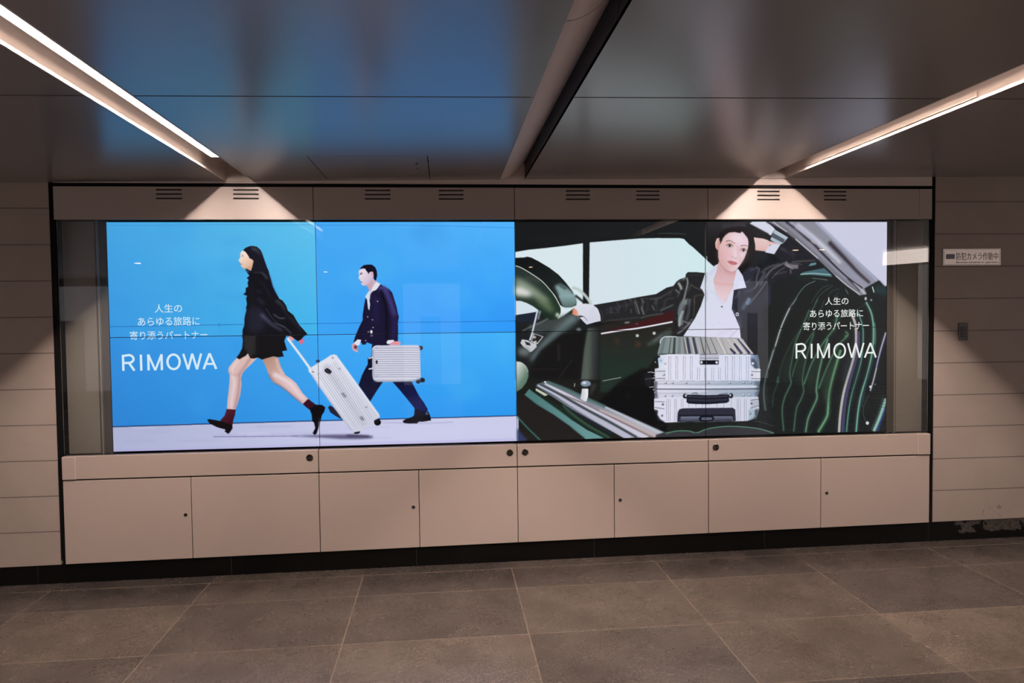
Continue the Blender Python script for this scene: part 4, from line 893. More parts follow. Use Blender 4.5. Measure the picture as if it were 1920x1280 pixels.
('s',[(3695,378),(3722,395),(3753,399),(3814,400)],6.4,6.4,(222,142,132),4,0.6,None),
('s',[(3757,293),(3792,321),(3823,326),(3840,315)],12.0,12.0,(190,140,146),5,0.7,None),
('p',[(3792,69),(3832,66),(3867,73),(3881,62),(3894,76),(3916,101),(3923,131),(3920,165),(3911,195),(3894,237),(3862,284),(3840,310),(3814,320),(3783,309),(3757,288),(3740,262),(3726,228),(3723,185),(3731,152),(3742,135),(3753,105),(3771,84)],((226,186,184),(234,206,218),3736,160,3867,161),1,1.0,0,5),
('p',[(3731,102),(3714,109),(3704,135),(3706,164),(3718,182),(3728,175),(3735,143),(3738,122)],((226,190,188),(206,146,140),3709,143,3733,152),1,1.0,0,5),
('s',[(3720,122),(3718,160)],6.4,6.4,(196,130,120),3,0.5,None),
('p',[(3797,84),(3862,80),(3893,110),(3867,144),(3814,122)],(244,224,232),9,0.7,0,5),
('p',[(3731,181),(3792,181),(3805,220),(3775,253),(3740,236)],(232,176,190),10,0.6,0,5),
('s',[(3736,169),(3731,219),(3749,270),(3783,306)],8.0,8.0,(206,158,160),5,0.6,None),
('s',[(3862,283),(3889,245),(3911,203)],5.6,5.6,(204,160,166),4,0.5,None),
('p',[(3826,148),(3823,154),(3816,159),(3805,162),(3793,162),(3782,159),(3775,154),(3772,148),(3775,142),(3782,137),(3793,134),(3805,134),(3816,137),(3823,142)],(214,150,122),5,0.6,0,5),
('p',[(3819,155),(3817,159),(3811,161),(3803,163),(3794,163),(3786,161),(3781,158),(3779,155),(3781,151),(3786,148),(3794,147),(3803,147),(3811,148),(3817,151)],(218,206,214),1,0.95,0,5),
('p',[(3808,153),(3807,157),(3804,160),(3801,162),(3797,162),(3793,160),(3791,157),(3790,153),(3791,149),(3793,146),(3797,144),(3801,144),(3804,146),(3807,149)],(46,42,52),1,1.0,0,5),
('p',[(3799,150),(3798,151),(3798,152),(3797,152),(3796,152),(3795,152),(3794,151),(3794,150),(3794,149),(3795,149),(3796,148),(3797,148),(3798,149),(3798,149)],(200,200,210),0.5,0.8,0,5),
('s',[(3777,154),(3789,145),(3802,144),(3813,150),(3820,158)],3.2,3.2,(52,36,44),1,0.9,None),
('s',[(3779,158),(3799,164),(3819,160)],2.0,2.0,(160,110,110),1.5,0.7,None),
('p',[(3916,177),(3913,183),(3906,188),(3895,191),(3884,191),(3873,188),(3866,183),(3863,177),(3866,170),(3873,165),(3884,163),(3895,163),(3906,166),(3913,171)],(214,150,122),5,0.6,0,5),
('p',[(3909,184),(3907,187),(3902,190),(3894,192),(3885,192),(3878,190),(3872,187),(3870,183),(3872,180),(3878,177),(3885,175),(3894,175),(3902,177),(3907,180)],(218,206,214),1,0.95,0,5),
('p',[(3898,182),(3898,186),(3895,189),(3892,191),(3888,190),(3884,189),(3882,186),(3881,182),(3882,178),(3884,175),(3888,173),(3892,173),(3895,175),(3898,178)],(46,42,52),1,1.0,0,5),
('p',[(3889,179),(3889,180),(3888,181),(3887,181),(3887,181),(3886,181),(3885,180),(3885,179),(3885,178),(3886,177),(3887,177),(3887,177),(3888,177),(3889,178)],(200,200,210),0.5,0.8,0,5),
('s',[(3869,183),(3880,174),(3893,173),(3903,178),(3910,187)],3.2,3.2,(52,36,44),1,0.9,None),
('s',[(3870,187),(3890,193),(3909,189)],2.0,2.0,(160,110,110),1.5,0.7,None),
('s',[(3774,126),(3799,121),(3820,131),(3837,141)],4.8,2.0,(92,70,76),1.2,0.85,None),
('s',[(3869,156),(3893,151),(3916,156)],4.0,4.0,(92,70,76),1.2,0.85,None),
('s',[(3850,150),(3855,182),(3857,220)],6.4,6.4,(206,158,164),3,0.65,None),
('p',[(3729,181),(3740,253),(3779,304),(3814,320),(3792,279),(3757,236),(3742,194)],(206,160,162),7,0.5,0,5),
('p',[(3858,220),(3893,237),(3867,275),(3854,254)],(214,170,176),6,0.5,0,5),
('s',[(3832,165),(3834,211)],9.6,9.6,(246,228,234),5,0.6,None),
('p',[(3848,218),(3846,221),(3843,224),(3839,226),(3834,226),(3829,224),(3826,221),(3825,218),(3826,214),(3829,211),(3834,209),(3839,209),(3843,211),(3846,214)],(246,222,228),4,0.6,0,5),
('s',[(3812,222),(3823,229)],3.6,3.6,(168,108,112),1.5,0.8,None),
('s',[(3834,235),(3846,229)],3.6,3.6,(176,116,120),1.5,0.8,None),
('s',[(3819,203),(3812,220)],4.0,4.0,(214,166,172),3,0.5,None),
('p',[(3783,251),(3810,248),(3825,254),(3837,256),(3851,265),(3840,276),(3814,276),(3793,265)],(200,116,124),1.5,1.0,0,5),
('s',[(3784,253),(3819,262),(3849,266)],2.0,2.0,(140,70,76),1,0.7,None),
('s',[(3810,269),(3836,271)],3.6,3.6,(222,146,154),2,0.7,None),
('s',[(3801,284),(3832,285)],4.8,4.8,(204,152,158),4,0.5,None),
('s',[(3773,253),(3779,250)],3.2,3.2,(196,140,144),2,0.6,None),
('p',[(3730,118),(3738,88),(3762,59),(3801,42),(3854,33),(3893,37),(3928,59),(3955,97),(3928,123),(3922,110),(3911,97),(3893,74),(3881,62),(3867,73),(3832,66),(3797,69),(3773,84),(3755,105),(3744,131)],(33,26,30),2,1.0,0,5),
('s',[(3858,38),(3814,46),(3766,72)],6.4,6.4,(62,54,58),4,0.5,None),
('p',[(3957,101),(4021,109),(4056,121),(4069,187),(4025,189),(3976,183),(3966,144)],((228,196,186),(232,204,204),3963,152,4043,153),1,1.0,0,5),
('p',[(3967,102),(4036,120),(4133,142),(4131,153),(4064,149),(4033,187),(3967,182)],((230,200,200),(226,184,180),3981,115,3981,182),1,1.0,0,5),
('s',[(4050,129),(4128,143)],3.8,3.8,(204,150,150),2,0.7,None),
('s',[(3972,182),(4027,183)],5.8,5.8,(216,160,146),3,0.7,None),
('p',[(4031,196),(4055,163),(4075,146),(4135,146),(4093,209)],(216,216,236),1,1.0,0,5),
('p',[(4067,116),(4096,52),(4185,102),(4152,139),(4129,148),(4073,121)],(178,192,206),1,1.0,0,5),
('p',[(4075,99),(4088,74),(4165,116),(4152,138)],(74,80,92),1.5,0.9,0,5),
('s',[(4096,56),(4179,104)],6.7,6.7,(184,208,218),1.5,0.8,None),
('p',[(2783,557),(2793,535),(2827,527),(2844,574),(2827,590),(2801,586),(2782,577)],((216,130,100),(232,190,170),2785,564,2827,557),1,1.0,0,5),
('p',[(2800,525),(2823,517),(2870,511),(2899,518),(2929,531),(2946,547),(2960,587),(2963,622),(2928,629),(2890,639),(2873,644),(2856,628),(2827,598),(2861,593),(2822,582),(2816,556),(2793,537)],((222,222,236),(212,212,230),2865,532,2886,637),1,1.0,0,5),
('s',[(2822,586),(2856,595),(2877,620)],3.6,3.6,(110,96,106),1.5,0.8,None),
('s',[(2929,535),(2899,574),(2907,616)],9.6,9.6,(196,196,216),5,0.5,None),
('s',[(2818,590),(2822,615)],5.6,5.6,(190,190,200),2,0.6,None),
('p',[(4045,0),(4174,68),(4234,112),(4388,242),(4502,350),(4666,477),(4715,470),(4701,432),(4776,392),(4801,379),(4631,234),(4490,117),(4358,0)],((140,138,152),(150,150,166),4165,27,4632,386),1,1.0,0,None),
('s',[(4041,0),(4119,45),(4174,78)],10.8,10.8,(40,30,50),2,0.9,None),
('s',[(4096,3),(4183,63),(4304,161),(4421,259),(4538,363),(4680,472)],23.3,23.3,(112,110,122),3,0.8,None),
('s',[(4169,0),(4239,50),(4313,112),(4350,139),(4435,224),(4576,350),(4689,431)],15.0,15.0,(50,44,54),2.5,0.9,None),
('s',[(4239,23),(4350,103),(4444,179),(4538,269)],37.5,16.7,(214,214,230),5,0.9,None),
('s',[(4197,3),(4276,54),(4378,139)],16.7,16.7,(172,170,200),3,0.8,None),
('s',[(4458,132),(4561,233),(4655,328),(4736,398)],27.5,16.7,(52,46,56),4,0.92,None),
('s',[(4373,3),(4490,112),(4631,242),(4788,383)],19.2,19.2,(168,172,198),2.5,0.9,None),
('s',[(4538,278),(4632,354),(4717,416)],16.7,16.7,(150,152,176),3,0.8,None),
('s',[(4472,246),(4585,350),(4698,427)],4.2,4.2,(206,206,212),1.2,0.8,None),
('s',[(4397,197),(4538,327),(4632,404)],3.3,3.3,(60,70,120),1.2,0.7,None),
('s',[(4087,3),(4133,36),(4177,67)],5.4,5.4,(206,206,206),1.2,1.0,None),
('s',[(4234,112),(4304,170),(4386,237)],5.8,5.8,(214,212,222),1.2,1.0,None),
('s',[(4505,349),(4576,408),(4669,472)],6.7,6.7,(198,196,204),1.5,1.0,None),
('s',[(4336,121),(4364,143)],6.7,6.7,(226,206,190),2,0.8,None),
('s',[(4623,399),(4708,467)],12.5,12.5,(206,206,216),3,0.8,None),
('s',[(4585,368),(4670,449)],7.5,7.5,(36,34,44),2,0.9,None),
('p',[(4698,436),(4802,383),(4840,424),(4855,419),(4856,482),(4727,481)],(30,38,40),3,1.0,0,None),
('s',[(4753,421),(4765,459)],6.7,6.7,(206,226,220),1.5,1.0,None),
('p',[(4716,499),(4715,504),(4713,507),(4710,509),(4707,509),(4704,507),(4701,504),(4701,499),(4701,494),(4704,490),(4707,488),(4710,488),(4713,491),(4715,494)],(220,226,226),2,1.0,0,None),
('p',[(4752,508),(4751,511),(4750,514),(4747,515),(4745,515),(4743,514),(4741,511),(4740,508),(4741,505),(4743,503),(4745,501),(4747,501),(4750,503),(4751,505)],(190,200,200),2,1.0,0,None),
('p',[(4769,414),(4855,424),(4856,478),(4774,464)],(34,58,64),4,0.8,0,None),
('p',[(4241,492),(4190,564),(4140,675),(4097,807),(4054,939),(4026,1036),(4023,1120),(4036,1212),(4105,1361),(4848,1380),(4849,713),(4723,528),(4635,541),(4444,455),(4342,440)],((27,31,32),(29,33,34),4197,564,4639,1275),3,0.9,0,7),
('p',[(4263,341),(4286,324),(4427,299),(4473,340),(4483,357),(4351,344)],(72,104,116),1.5,1.0,0,7),
('s',[(4267,339),(4351,333),(4472,343)],6.7,6.7,(158,198,190),1.5,0.9,None),
('s',[(4347,364),(4398,369),(4449,376)],3.8,3.8,(196,206,200),1,0.8,None),
('s',[(4240,358),(4351,361),(4445,384)],12.5,12.5,(34,52,46),4,0.7,None),
('p',[(4321,287),(4337,268),(4375,263),(4370,278)],(98,142,152),1.5,1.0,0,7),
('s',[(4217,532),(4258,461),(4305,410),(4368,381)],4.2,4.2,(110,150,140),1.2,0.85,None),
('s',[(4338,529),(4375,469),(4412,429),(4459,407)],3.3,3.3,(74,110,98),1.2,0.7,None),
('s',[(4366,529),(4398,474),(4482,412)],3.3,3.3,(80,120,106),1.2,0.7,None),
('s',[(4445,492),(4482,447),(4529,434)],3.3,3.3,(74,116,98),1.2,0.6,None),
('s',[(4492,488),(4525,457)],3.3,3.3,(74,116,98),1.2,0.6,None),
('s',[(4571,435),(4590,469)],3.3,3.3,(130,180,170),1,0.9,None),
('s',[(4242,492),(4190,564),(4141,675),(4097,807),(4054,939),(4029,1036),(4025,1120),(4036,1212)],13.7,13.7,(120,132,134),4,0.255,None),
('s',[(4197,554),(4143,668),(4100,800)],9.8,9.8,(222,226,230),4,0.30600000000000005,None),
('s',[(4090,821),(4054,939)],7.8,7.8,(190,196,200),4,0.272,None),
('s',[(4270,691),(4220,760),(4169,857),(4137,940),(4123,1010),(4101,1080),(4087,1122),(4084,1192)],11.7,11.7,(48,74,62),4,0.272,None),
('s',[(4123,993),(4113,1031),(4130,1024)],13.7,13.7,(66,98,80),4,0.272,None),
('s',[(4328,566),(4299,635),(4270,698),(4231,788),(4213,886),(4197,977),(4207,1033),(4190,1075),(4162,1137),(4148,1214),(4158,1348)],15.6,15.6,(74,114,92),4,0.28900000000000003,None),
('s',[(4386,497),(4343,580),(4321,636)],13.7,13.7,(70,108,96),4,0.238,None),
('s',[(4430,504),(4408,567),(4376,678)],11.7,11.7,(58,92,80),4,0.20400000000000001,None),
('s',[(4365,699),(4300,789),(4249,886),(4212,998)],13.7,13.7,(70,106,86),4,0.272,None),
('s',[(4358,720),(4322,832),(4293,943),(4283,1027),(4292,1091),(4272,1147),(4243,1209),(4225,1353)],15.6,15.6,(74,114,92),4,0.28900000000000003,None),
('s',[(4482,708),(4416,791),(4344,916),(4293,1049)],19.5,19.5,(80,122,98),4,0.28900000000000003,None),
('s',[(4518,603),(4500,680),(4482,708)],27.3,27.3,(90,140,112),4,0.238,None),
('s',[(4453,756),(4417,875),(4391,987),(4377,1078),(4382,1135),(4359,1191),(4323,1268),(4305,1360)],23.4,23.4,(96,142,112),4,0.30600000000000005,None),
('s',[(4588,737),(4519,807),(4453,932),(4392,1079)],19.5,19.5,(80,122,98),4,0.28900000000000003,None),
('s',[(4541,828),(4516,905),(4483,1017),(4462,1115),(4456,1221),(4445,1270),(4389,1362)],33.2,33.2,(100,152,114),4,0.323,None),
('s',[(4571,709),(4590,730),(4567,745)],27.3,27.3,(90,140,108),4,0.20400000000000001,None),
('s',[(4716,528),(4620,583),(4489,638)],9.8,9.8,(60,90,80),4,0.136,None),
('s',[(4606,583),(4636,654),(4645,731),(4642,816),(4622,907),(4586,1019),(4557,1132),(4539,1259),(4532,1366)],39.0,39.0,(196,192,192),4,0.108,None),
('s',[(4657,584),(4689,682),(4692,781),(4681,894),(4660,978),(4617,1119),(4595,1239),(4582,1367)],15.6,15.6,(98,162,152),4,0.30600000000000005,None),
('s',[(4712,521),(4749,599),(4763,704),(4756,838),(4726,979),(4682,1120),(4661,1233),(4648,1369)],21.5,21.5,(122,184,166),4,0.30600000000000005,None),
('s',[(4768,655),(4776,733),(4773,796)],17.6,17.6,(84,130,120),4,0.272,None),
('s',[(4847,720),(4807,853),(4771,1008),(4743,1100)],21.5,21.5,(196,196,214),4,0.102,None),
('s',[(4852,1152),(4810,1272),(4769,1365)],42.9,42.9,(150,194,184),4,0.30600000000000005,None),
('s',[(4242,492),(4190,564),(4141,675),(4097,807),(4054,939),(4029,1036),(4025,1120),(4036,1212)],5.7,5.7,(120,132,134),1.2,0.75,None),
('s',[(4197,554),(4143,668),(4100,800)],4.1,4.1,(222,226,230),1.2,0.9,None),
('s',[(4090,821),(4054,939)],3.3,3.3,(190,196,200),1.2,0.8,None),
('s',[(4270,691),(4220,760),(4169,857),(4137,940),(4123,1010),(4101,1080),(4087,1122),(4084,1192)],4.9,4.9,(48,74,62),1.2,0.8,None),
('s',[(4123,993),(4113,1031),(4130,1024)],5.7,5.7,(66,98,80),1.2,0.8,None),
('s',[(4328,566),(4299,635),(4270,698),(4231,788),(4213,886),(4197,977),(4207,1033),(4190,1075),(4162,1137),(4148,1214),(4158,1348)],6.5,6.5,(74,114,92),1.2,0.85,None),
('s',[(4386,497),(4343,580),(4321,636)],5.7,5.7,(70,108,96),1.2,0.7,None),
('s',[(4430,504),(4408,567),(4376,678)],4.9,4.9,(58,92,80),1.2,0.6,None),
('s',[(4365,699),(4300,789),(4249,886),(4212,998)],5.7,5.7,(70,106,86),1.2,0.8,None),
('s',[(4358,720),(4322,832),(4293,943),(4283,1027),(4292,1091),(4272,1147),(4243,1209),(4225,1353)],6.5,6.5,(74,114,92),1.2,0.85,None),
('s',[(4482,708),(4416,791),(4344,916),(4293,1049)],8.1,8.1,(80,122,98),1.2,0.85,None),
('s',[(4518,603),(4500,680),(4482,708)],11.4,11.4,(90,140,112),1.2,0.7,None),
('s',[(4453,756),(4417,875),(4391,987),(4377,1078),(4382,1135),(4359,1191),(4323,1268),(4305,1360)],9.8,9.8,(96,142,112),1.2,0.9,None),
('s',[(4588,737),(4519,807),(4453,932),(4392,1079)],8.1,8.1,(80,122,98),1.2,0.85,None),
('s',[(4541,828),(4516,905),(4483,1017),(4462,1115),(4456,1221),(4445,1270),(4389,1362)],13.8,13.8,(100,152,114),1.2,0.95,None),
('s',[(4571,709),(4590,730),(4567,745)],11.4,11.4,(90,140,108),1.2,0.6,None),
('s',[(4716,528),(4620,583),(4489,638)],4.1,4.1,(60,90,80),1.2,0.4,None),
('s',[(4606,583),(4636,654),(4645,731),(4642,816),(4622,907),(4586,1019),(4557,1132),(4539,1259),(4532,1366)],16.3,16.3,(196,192,192),1.2,0.9,None),
('s',[(4662,710),(4655,837),(4615,991),(4579,1132),(4562,1273),(4558,1367)],21.1,21.1,(84,80,124),1.2,0.7,None),
('s',[(4657,584),(4689,682),(4692,781),(4681,894),(4660,978),(4617,1119),(4595,1239),(4582,1367)],6.5,6.5,(98,162,152),1.2,0.9,None),
('s',[(4712,521),(4749,599),(4763,704),(4756,838),(4726,979),(4682,1120),(4661,1233),(4648,1369)],8.9,8.9,(122,184,166),1.2,0.9,None),
('s',[(4768,655),(4776,733),(4773,796)],7.3,7.3,(84,130,120),1.2,0.8,None),
('s',[(4777,796),(4755,909),(4712,1064),(4683,1205)],16.3,16.3,(40,62,72),1.2,0.7,None),
('s',[(4847,720),(4807,853),(4771,1008),(4743,1100)],8.9,8.9,(196,196,214),1.2,0.85,None),
('s',[(4850,741),(4821,825),(4785,952)],4.1,4.1,(90,84,170),1.2,0.8,None),
('s',[(4852,1152),(4810,1272),(4769,1365)],17.9,17.9,(150,194,184),1.2,0.9,None),
('s',[(4855,1195),(4817,1301),(4795,1366)],9.8,9.8,(46,60,150),1.2,0.7,None),
('s',[(4734,1128),(4698,1205),(4702,1269),(4721,1305)],5.7,5.7,(70,80,84),1.2,0.7,None),
('p',[(4148,941),(4220,823),(4198,942),(4170,1053)],(38,50,46),7,0.6,1,7),
('p',[(4242,928),(4307,824),(4286,950),(4257,1069)],(40,56,48),7,0.6,1,7),
('p',[(4322,1000),(4409,847),(4373,987),(4337,1113)],(44,62,52),7,0.6,1,7),
('p',[(4417,1030),(4512,863),(4476,1031),(4447,1186)],(46,68,54),7,0.6,1,7),
('p',[(4563,934),(4607,794),(4600,921),(4557,1061)],(52,56,66),7,0.6,1,7),
('p',[(4630,1034),(4673,781),(4660,992),(4616,1189)],(44,60,64),7,0.6,1,7),
('s',[(4757,1214),(4802,1209),(4848,1210)],3.3,3.3,(48,52,56),1.5,0.6,None),
('s',[(4759,1194),(4802,1189),(4848,1190)],3.3,3.3,(48,52,56),1.5,0.6,None),
('s',[(4761,1174),(4801,1169),(4847,1170)],3.3,3.3,(48,52,56),1.5,0.6,None),
('s',[(4763,1154),(4801,1150),(4847,1151)],3.3,3.3,(48,52,56),1.5,0.6,None),
('s',[(4766,1135),(4801,1130),(4847,1131)],3.3,3.3,(48,52,56),1.5,0.6,None),
('s',[(4768,1115),(4801,1110),(4847,1111)],3.3,3.3,(48,52,56),1.5,0.6,None),
('s',[(4770,1095),(4801,1090),(4847,1091)],3.3,3.3,(48,52,56),1.5,0.6,None),
('s',[(4772,1075),(4801,1070),(4847,1071)],3.3,3.3,(48,52,56),1.5,0.6,None),
('s',[(4774,1055),(4801,1050),(4847,1051)],3.3,3.3,(48,52,56),1.5,0.6,None),
('s',[(4776,1036),(4800,1030),(4847,1031)],3.3,3.3,(48,52,56),1.5,0.6,None),
('s',[(4778,1016),(4800,1010),(4846,1011)],3.3,3.3,(48,52,56),1.5,0.6,None),
('p',[(4753,1073),(4752,1077),(4749,1080),(4746,1082),(4743,1081),(4739,1080),(4737,1077),(4736,1073),(4737,1069),(4739,1066),(4743,1065),(4746,1065),(4749,1067),(4752,1070)],(216,220,226),1,1.0,0,7),
('p',[(4736,1310),(4735,1315),(4732,1319),(4728,1321),(4723,1321),(4718,1319),(4715,1315),(4714,1310),(4715,1305),(4718,1301),(4723,1299),(4728,1299),(4732,1301),(4735,1305)],(214,216,224),1,1.0,0,7),
('p',[(4781,1058),(4781,1060),(4779,1062),(4777,1063),(4775,1063),(4773,1062),(4771,1060),(4771,1058),(4771,1056),(4773,1054),(4775,1053),(4777,1053),(4779,1054),(4781,1056)],(120,124,130),1,1.0,0,7),
('p',[(3313,1351),(3381,1332),(3496,1331),(3587,1339),(3668,1318),(3784,1307),(3929,1316),(4089,1349),(4089,1400),(3313,1379)],(54,54,60),2,1.0,0,None),
('s',[(3376,1344),(3450,1330),(3530,1332),(3564,1344),(3590,1343),(3645,1323),(3726,1311),(3818,1309),(3929,1319),(4016,1335),(4092,1361)],5.8,5.8,(94,142,118),1.5,1.0,None),
('s',[(3319,1307),(3381,1280),(3450,1276)],3.1,3.1,(50,66,58),2,0.7,None),
('s',[(3964,1277),(4016,1290),(4092,1315)],3.1,3.1,(92,98,96),1.5,0.7,None),
('s',[(4086,811),(4039,980),(4022,1092),(4031,1200)],3.7,3.7,(66,92,82),1.5,0.8,None),
('s',[(3564,1348),(3587,1352)],5.2,5.2,(36,36,66),2,0.8,None),
('p',[(3343,769),(3350,744),(3378,726),(3452,726),(3784,738),(3871,742),(3893,762),(3958,847),(3395,839),(3329,847),(3325,838)],((128,138,140),(186,182,186),3355,766,3784,773),1,1.0,0,9),
('s',[(3375,730),(3349,835)],15.7,18.9,(104,122,122),1.2,0.9,None),
('s',[(3401,730),(3379,836)],10.5,13.6,(130,146,146),1.2,0.9,None),
('s',[(3415,731),(3400,836)],4.2,5.2,(46,56,56),1.2,0.9,None),
('s',[(3439,731),(3432,837)],13.6,16.8,(48,62,60),1.2,0.9,None),
('s',[(3472,731),(3466,837)],13.6,21.0,(116,126,130),1.2,0.9,None),
('s',[(3495,732),(3509,838)],8.4,12.6,(100,100,112),1.2,0.9,None),
('s',[(3519,732),(3536,838)],15.7,19.9,(54,54,76),1.2,0.9,None),
('s',[(3500,732),(3525,838)],4.2,5.2,(214,208,190),1.2,0.9,None),
('s',[(3559,733),(3582,839)],14.7,17.8,(54,54,74),1.2,0.9,None),
('s',[(3540,732),(3567,839)],4.2,5.2,(216,210,196),1.2,0.9,None),
('s',[(3580,733),(3606,839)],7.3,8.4,(190,184,190),1.2,0.9,None),
('s',[(3606,733),(3632,840)],5.2,7.3,(64,60,70),1.2,0.9,None),
('s',[(3636,734),(3672,840)],3.1,4.7,(56,52,58),1.2,0.9,None),
('s',[(3670,734),(3717,841)],2.6,4.2,(60,56,60),1.2,0.9,None),
('s',[(3705,735),(3762,842)],2.6,3.7,(120,112,106),1.2,0.9,None),
('s',[(3741,735),(3784,842)],2.6,3.1,(140,132,124),1.2,0.9,None),
('s',[(3715,735),(3770,842)],12.6,15.7,(206,202,204),1.2,0.9,None),
('s',[(3801,808),(3836,843)],10.7,17.8,(52,52,82),1.5,0.95,None),
('s',[(3827,776),(3879,844)],11.3,18.9,(52,52,82),1.5,0.95,None),
('s',[(3853,747),(3931,844)],10.7,17.8,(52,52,82),1.5,0.95,None),
('s',[(3784,745),(3853,843)],4.7,4.7,(220,212,200),1,0.9,None),
('s',[(3822,745),(3902,844)],4.7,4.7,(220,212,200),1,0.9,None),
('s',[(3859,746),(3947,842)],4.7,4.7,(220,212,200),1,0.9,None),
('s',[(3343,769),(3350,744),(3378,727),(3451,728)],5.2,5.2,(236,238,244),1.2,0.9,None),
('s',[(3784,739),(3871,744),(3893,764)],3.7,3.7,(206,206,214),1.2,0.9,None),
('s',[(3784,740),(3865,745)],1.6,1.6,(40,40,60),1,0.8,None),
('s',[(3322,850),(3335,838),(3395,836),(3446,836)],4.2,4.2,(40,44,48),1,0.9,None),
('s',[(3332,847),(3395,842)],3.1,3.1,(236,236,240),1,1.0,None),
('p',[(3329,862),(3343,848),(3395,838),(3929,849),(3982,852),(3994,888),(3996,942),(4003,944),(3999,1019),(3314,1006),(3309,932),(3334,923)],((228,226,244),(212,218,238),3440,907,3958,916),1,1.0,0,9),
('p',[(3321,846),(3343,847),(3335,922),(3315,927)],(30,32,38),2,0.9,0,9),
('p',[(3329,862),(3383,850),(3384,925),(3335,923)],((200,216,232),(230,228,240),3332,877,3383,895),1,1.0,0,9),
('p',[(3357,879),(3356,882),(3354,885),(3350,886),(3346,886),(3342,885),(3340,882),(3339,878),(3340,875),(3342,872),(3346,871),(3350,871),(3354,873),(3356,875)],(120,150,200),3,0.8,0,9),
('p',[(3383,896),(3382,900),(3380,902),(3376,904),(3373,904),(3369,902),(3367,899),(3366,896),(3367,892),(3369,889),(3373,888),(3376,888),(3380,889),(3382,892)],(150,146,168),1,1.0,0,9),
('p',[(3378,894),(3378,896),(3376,898),(3374,899),(3372,899),(3369,898),(3368,896),(3367,893),(3368,891),(3369,889),(3372,888),(3374,888),(3376,889),(3378,891)],(232,230,240),1,1.0,0,9),
('p',[(3937,859),(3984,852),(3994,888),(3992,939),(3969,942),(3940,916)],((126,146,180),(56,70,92),3940,888,3987,917),2,1.0,0,9),
('p',[(3961,907),(3960,910),(3958,913),(3954,915),(3950,915),(3946,913),(3943,910),(3942,906),(3943,902),(3946,899),(3950,898),(3954,898),(3958,899),(3960,903)],(232,234,240),1,1.0,0,9),
('p',[(3939,874),(3963,880),(3972,933),(3958,916),(3941,910)],(60,66,86),2,0.7,0,9),
('p',[(3960,906),(3959,910),(3957,913),(3954,914),(3950,914),(3947,912),(3944,910),(3944,906),(3944,903),(3947,900),(3950,899),(3954,899),(3957,900),(3959,903)],(226,228,240),1,1.0,0,9),
('s',[(3969,866),(3984,900),(3981,933)],5.2,5.2,(170,200,150),2,0.6,None),
('s',[(3937,848),(3975,853)],6.3,6.3,(50,56,80),1.5,0.9,None),
('s',[(3400,848),(3399,1002)],3.1,3.1,(138,136,166),1,0.9,None),
('s',[(3412,848),(3410,1002)],3.1,3.1,(146,144,172),1,0.85,None),
('s',[(3406,848),(3404,1002)],3.7,3.7,(242,242,252),1,0.8,None),
('p',[(3416,846),(3415,849),(3413,850),(3409,851),(3405,851),(3401,850),(3399,848),(3398,846),(3399,844),(3401,842),(3405,841),(3409,841),(3413,842),(3415,844)],(236,236,244),1,0.8,0,9),
('s',[(3401,852),(3404,862)],2.6,2.6,(120,120,142),1,0.7,None),
('s',[(3447,849),(3445,1003)],3.1,3.1,(138,136,166),1,0.9,None),
('s',[(3458,849),(3457,1003)],3.1,3.1,(146,144,172),1,0.85,None),
('s',[(3453,849),(3451,1003)],3.7,3.7,(242,242,252),1,0.8,None),
('p',[(3463,847),(3462,849),(3459,851),(3456,852),(3452,852),(3448,851),(3446,849),(3445,847),(3446,845),(3448,843),(3452,842),(3456,842),(3459,843),(3462,845)],(236,236,244),1,0.8,0,9),
('s',[(3448,852),(3450,863)],2.6,2.6,(120,120,142),1,0.7,None),
('s',[(3495,849),(3494,1004)],3.1,3.1,(138,136,166),1,0.9,None),
('s',[(3507,850),(3505,1004)],3.1,3.1,(146,144,172),1,0.85,None),
('s',[(3501,849),(3499,1004)],3.7,3.7,(242,242,252),1,0.8,None),
('p',[(3511,848),(3510,850),(3508,852),(3504,853),(3500,853),(3497,852),(3494,850),(3493,848),(3494,845),(3497,844),(3500,843),(3504,843),(3508,844),(3510,846)],(236,236,244),1,0.8,0,9),
('s',[(3497,853),(3499,863)],2.6,2.6,(120,120,142),1,0.7,None),
('s',[(3542,850),(3540,1005)],3.1,3.1,(138,136,166),1,0.9,None),
('s',[(3553,850),(3552,1005)],3.1,3.1,(146,144,172),1,0.85,None),
('s',[(3547,850),(3546,1005)],3.7,3.7,(242,242,252),1,0.8,None),
('p',[(3558,849),(3557,851),(3554,853),(3551,853),(3546,853),(3543,852),(3540,851),(3539,848),(3540,846),(3543,845),(3547,844),(3551,844),(3554,845),(3557,846)],(236,236,244),1,0.8,0,9),
('s',[(3543,854),(3545,864)],2.6,2.6,(120,120,142),1,0.7,None),
('s',[(3588,926),(3587,1006)],3.1,3.1,(138,136,166),1,0.9,None),
('s',[(3600,927),(3599,1006)],3.1,3.1,(146,144,172),1,0.85,None),
('s',[(3594,926),(3593,1006)],3.7,3.7,(242,242,252),1,0.8,None),
('s',[(3635,927),(3634,1007)],3.1,3.1,(138,136,166),1,0.9,None),
('s',[(3647,927),(3646,1007)],3.1,3.1,(146,144,172),1,0.85,None),
('s',[(3641,927),(3640,1007)],3.7,3.7,(242,242,252),1,0.8,None),
('s',[(3681,928),(3680,1008)],3.1,3.1,(138,136,166),1,0.9,None),
('s',[(3693,928),(3692,1008)],3.1,3.1,(146,144,172),1,0.85,None),
('s',[(3687,928),(3686,1008)],3.7,3.7,(242,242,252),1,0.8,None),
('s',[(3726,929),(3725,1008)],3.1,3.1,(138,136,166),1,0.9,None),
('s',[(3738,929),(3737,1009)],3.1,3.1,(146,144,172),1,0.85,None),
('s',[(3732,929),(3731,1009)],3.7,3.7,(242,242,252),1,0.8,None),
('s',[(3772,854),(3771,1009)],3.1,3.1,(138,136,166),1,0.9,None),
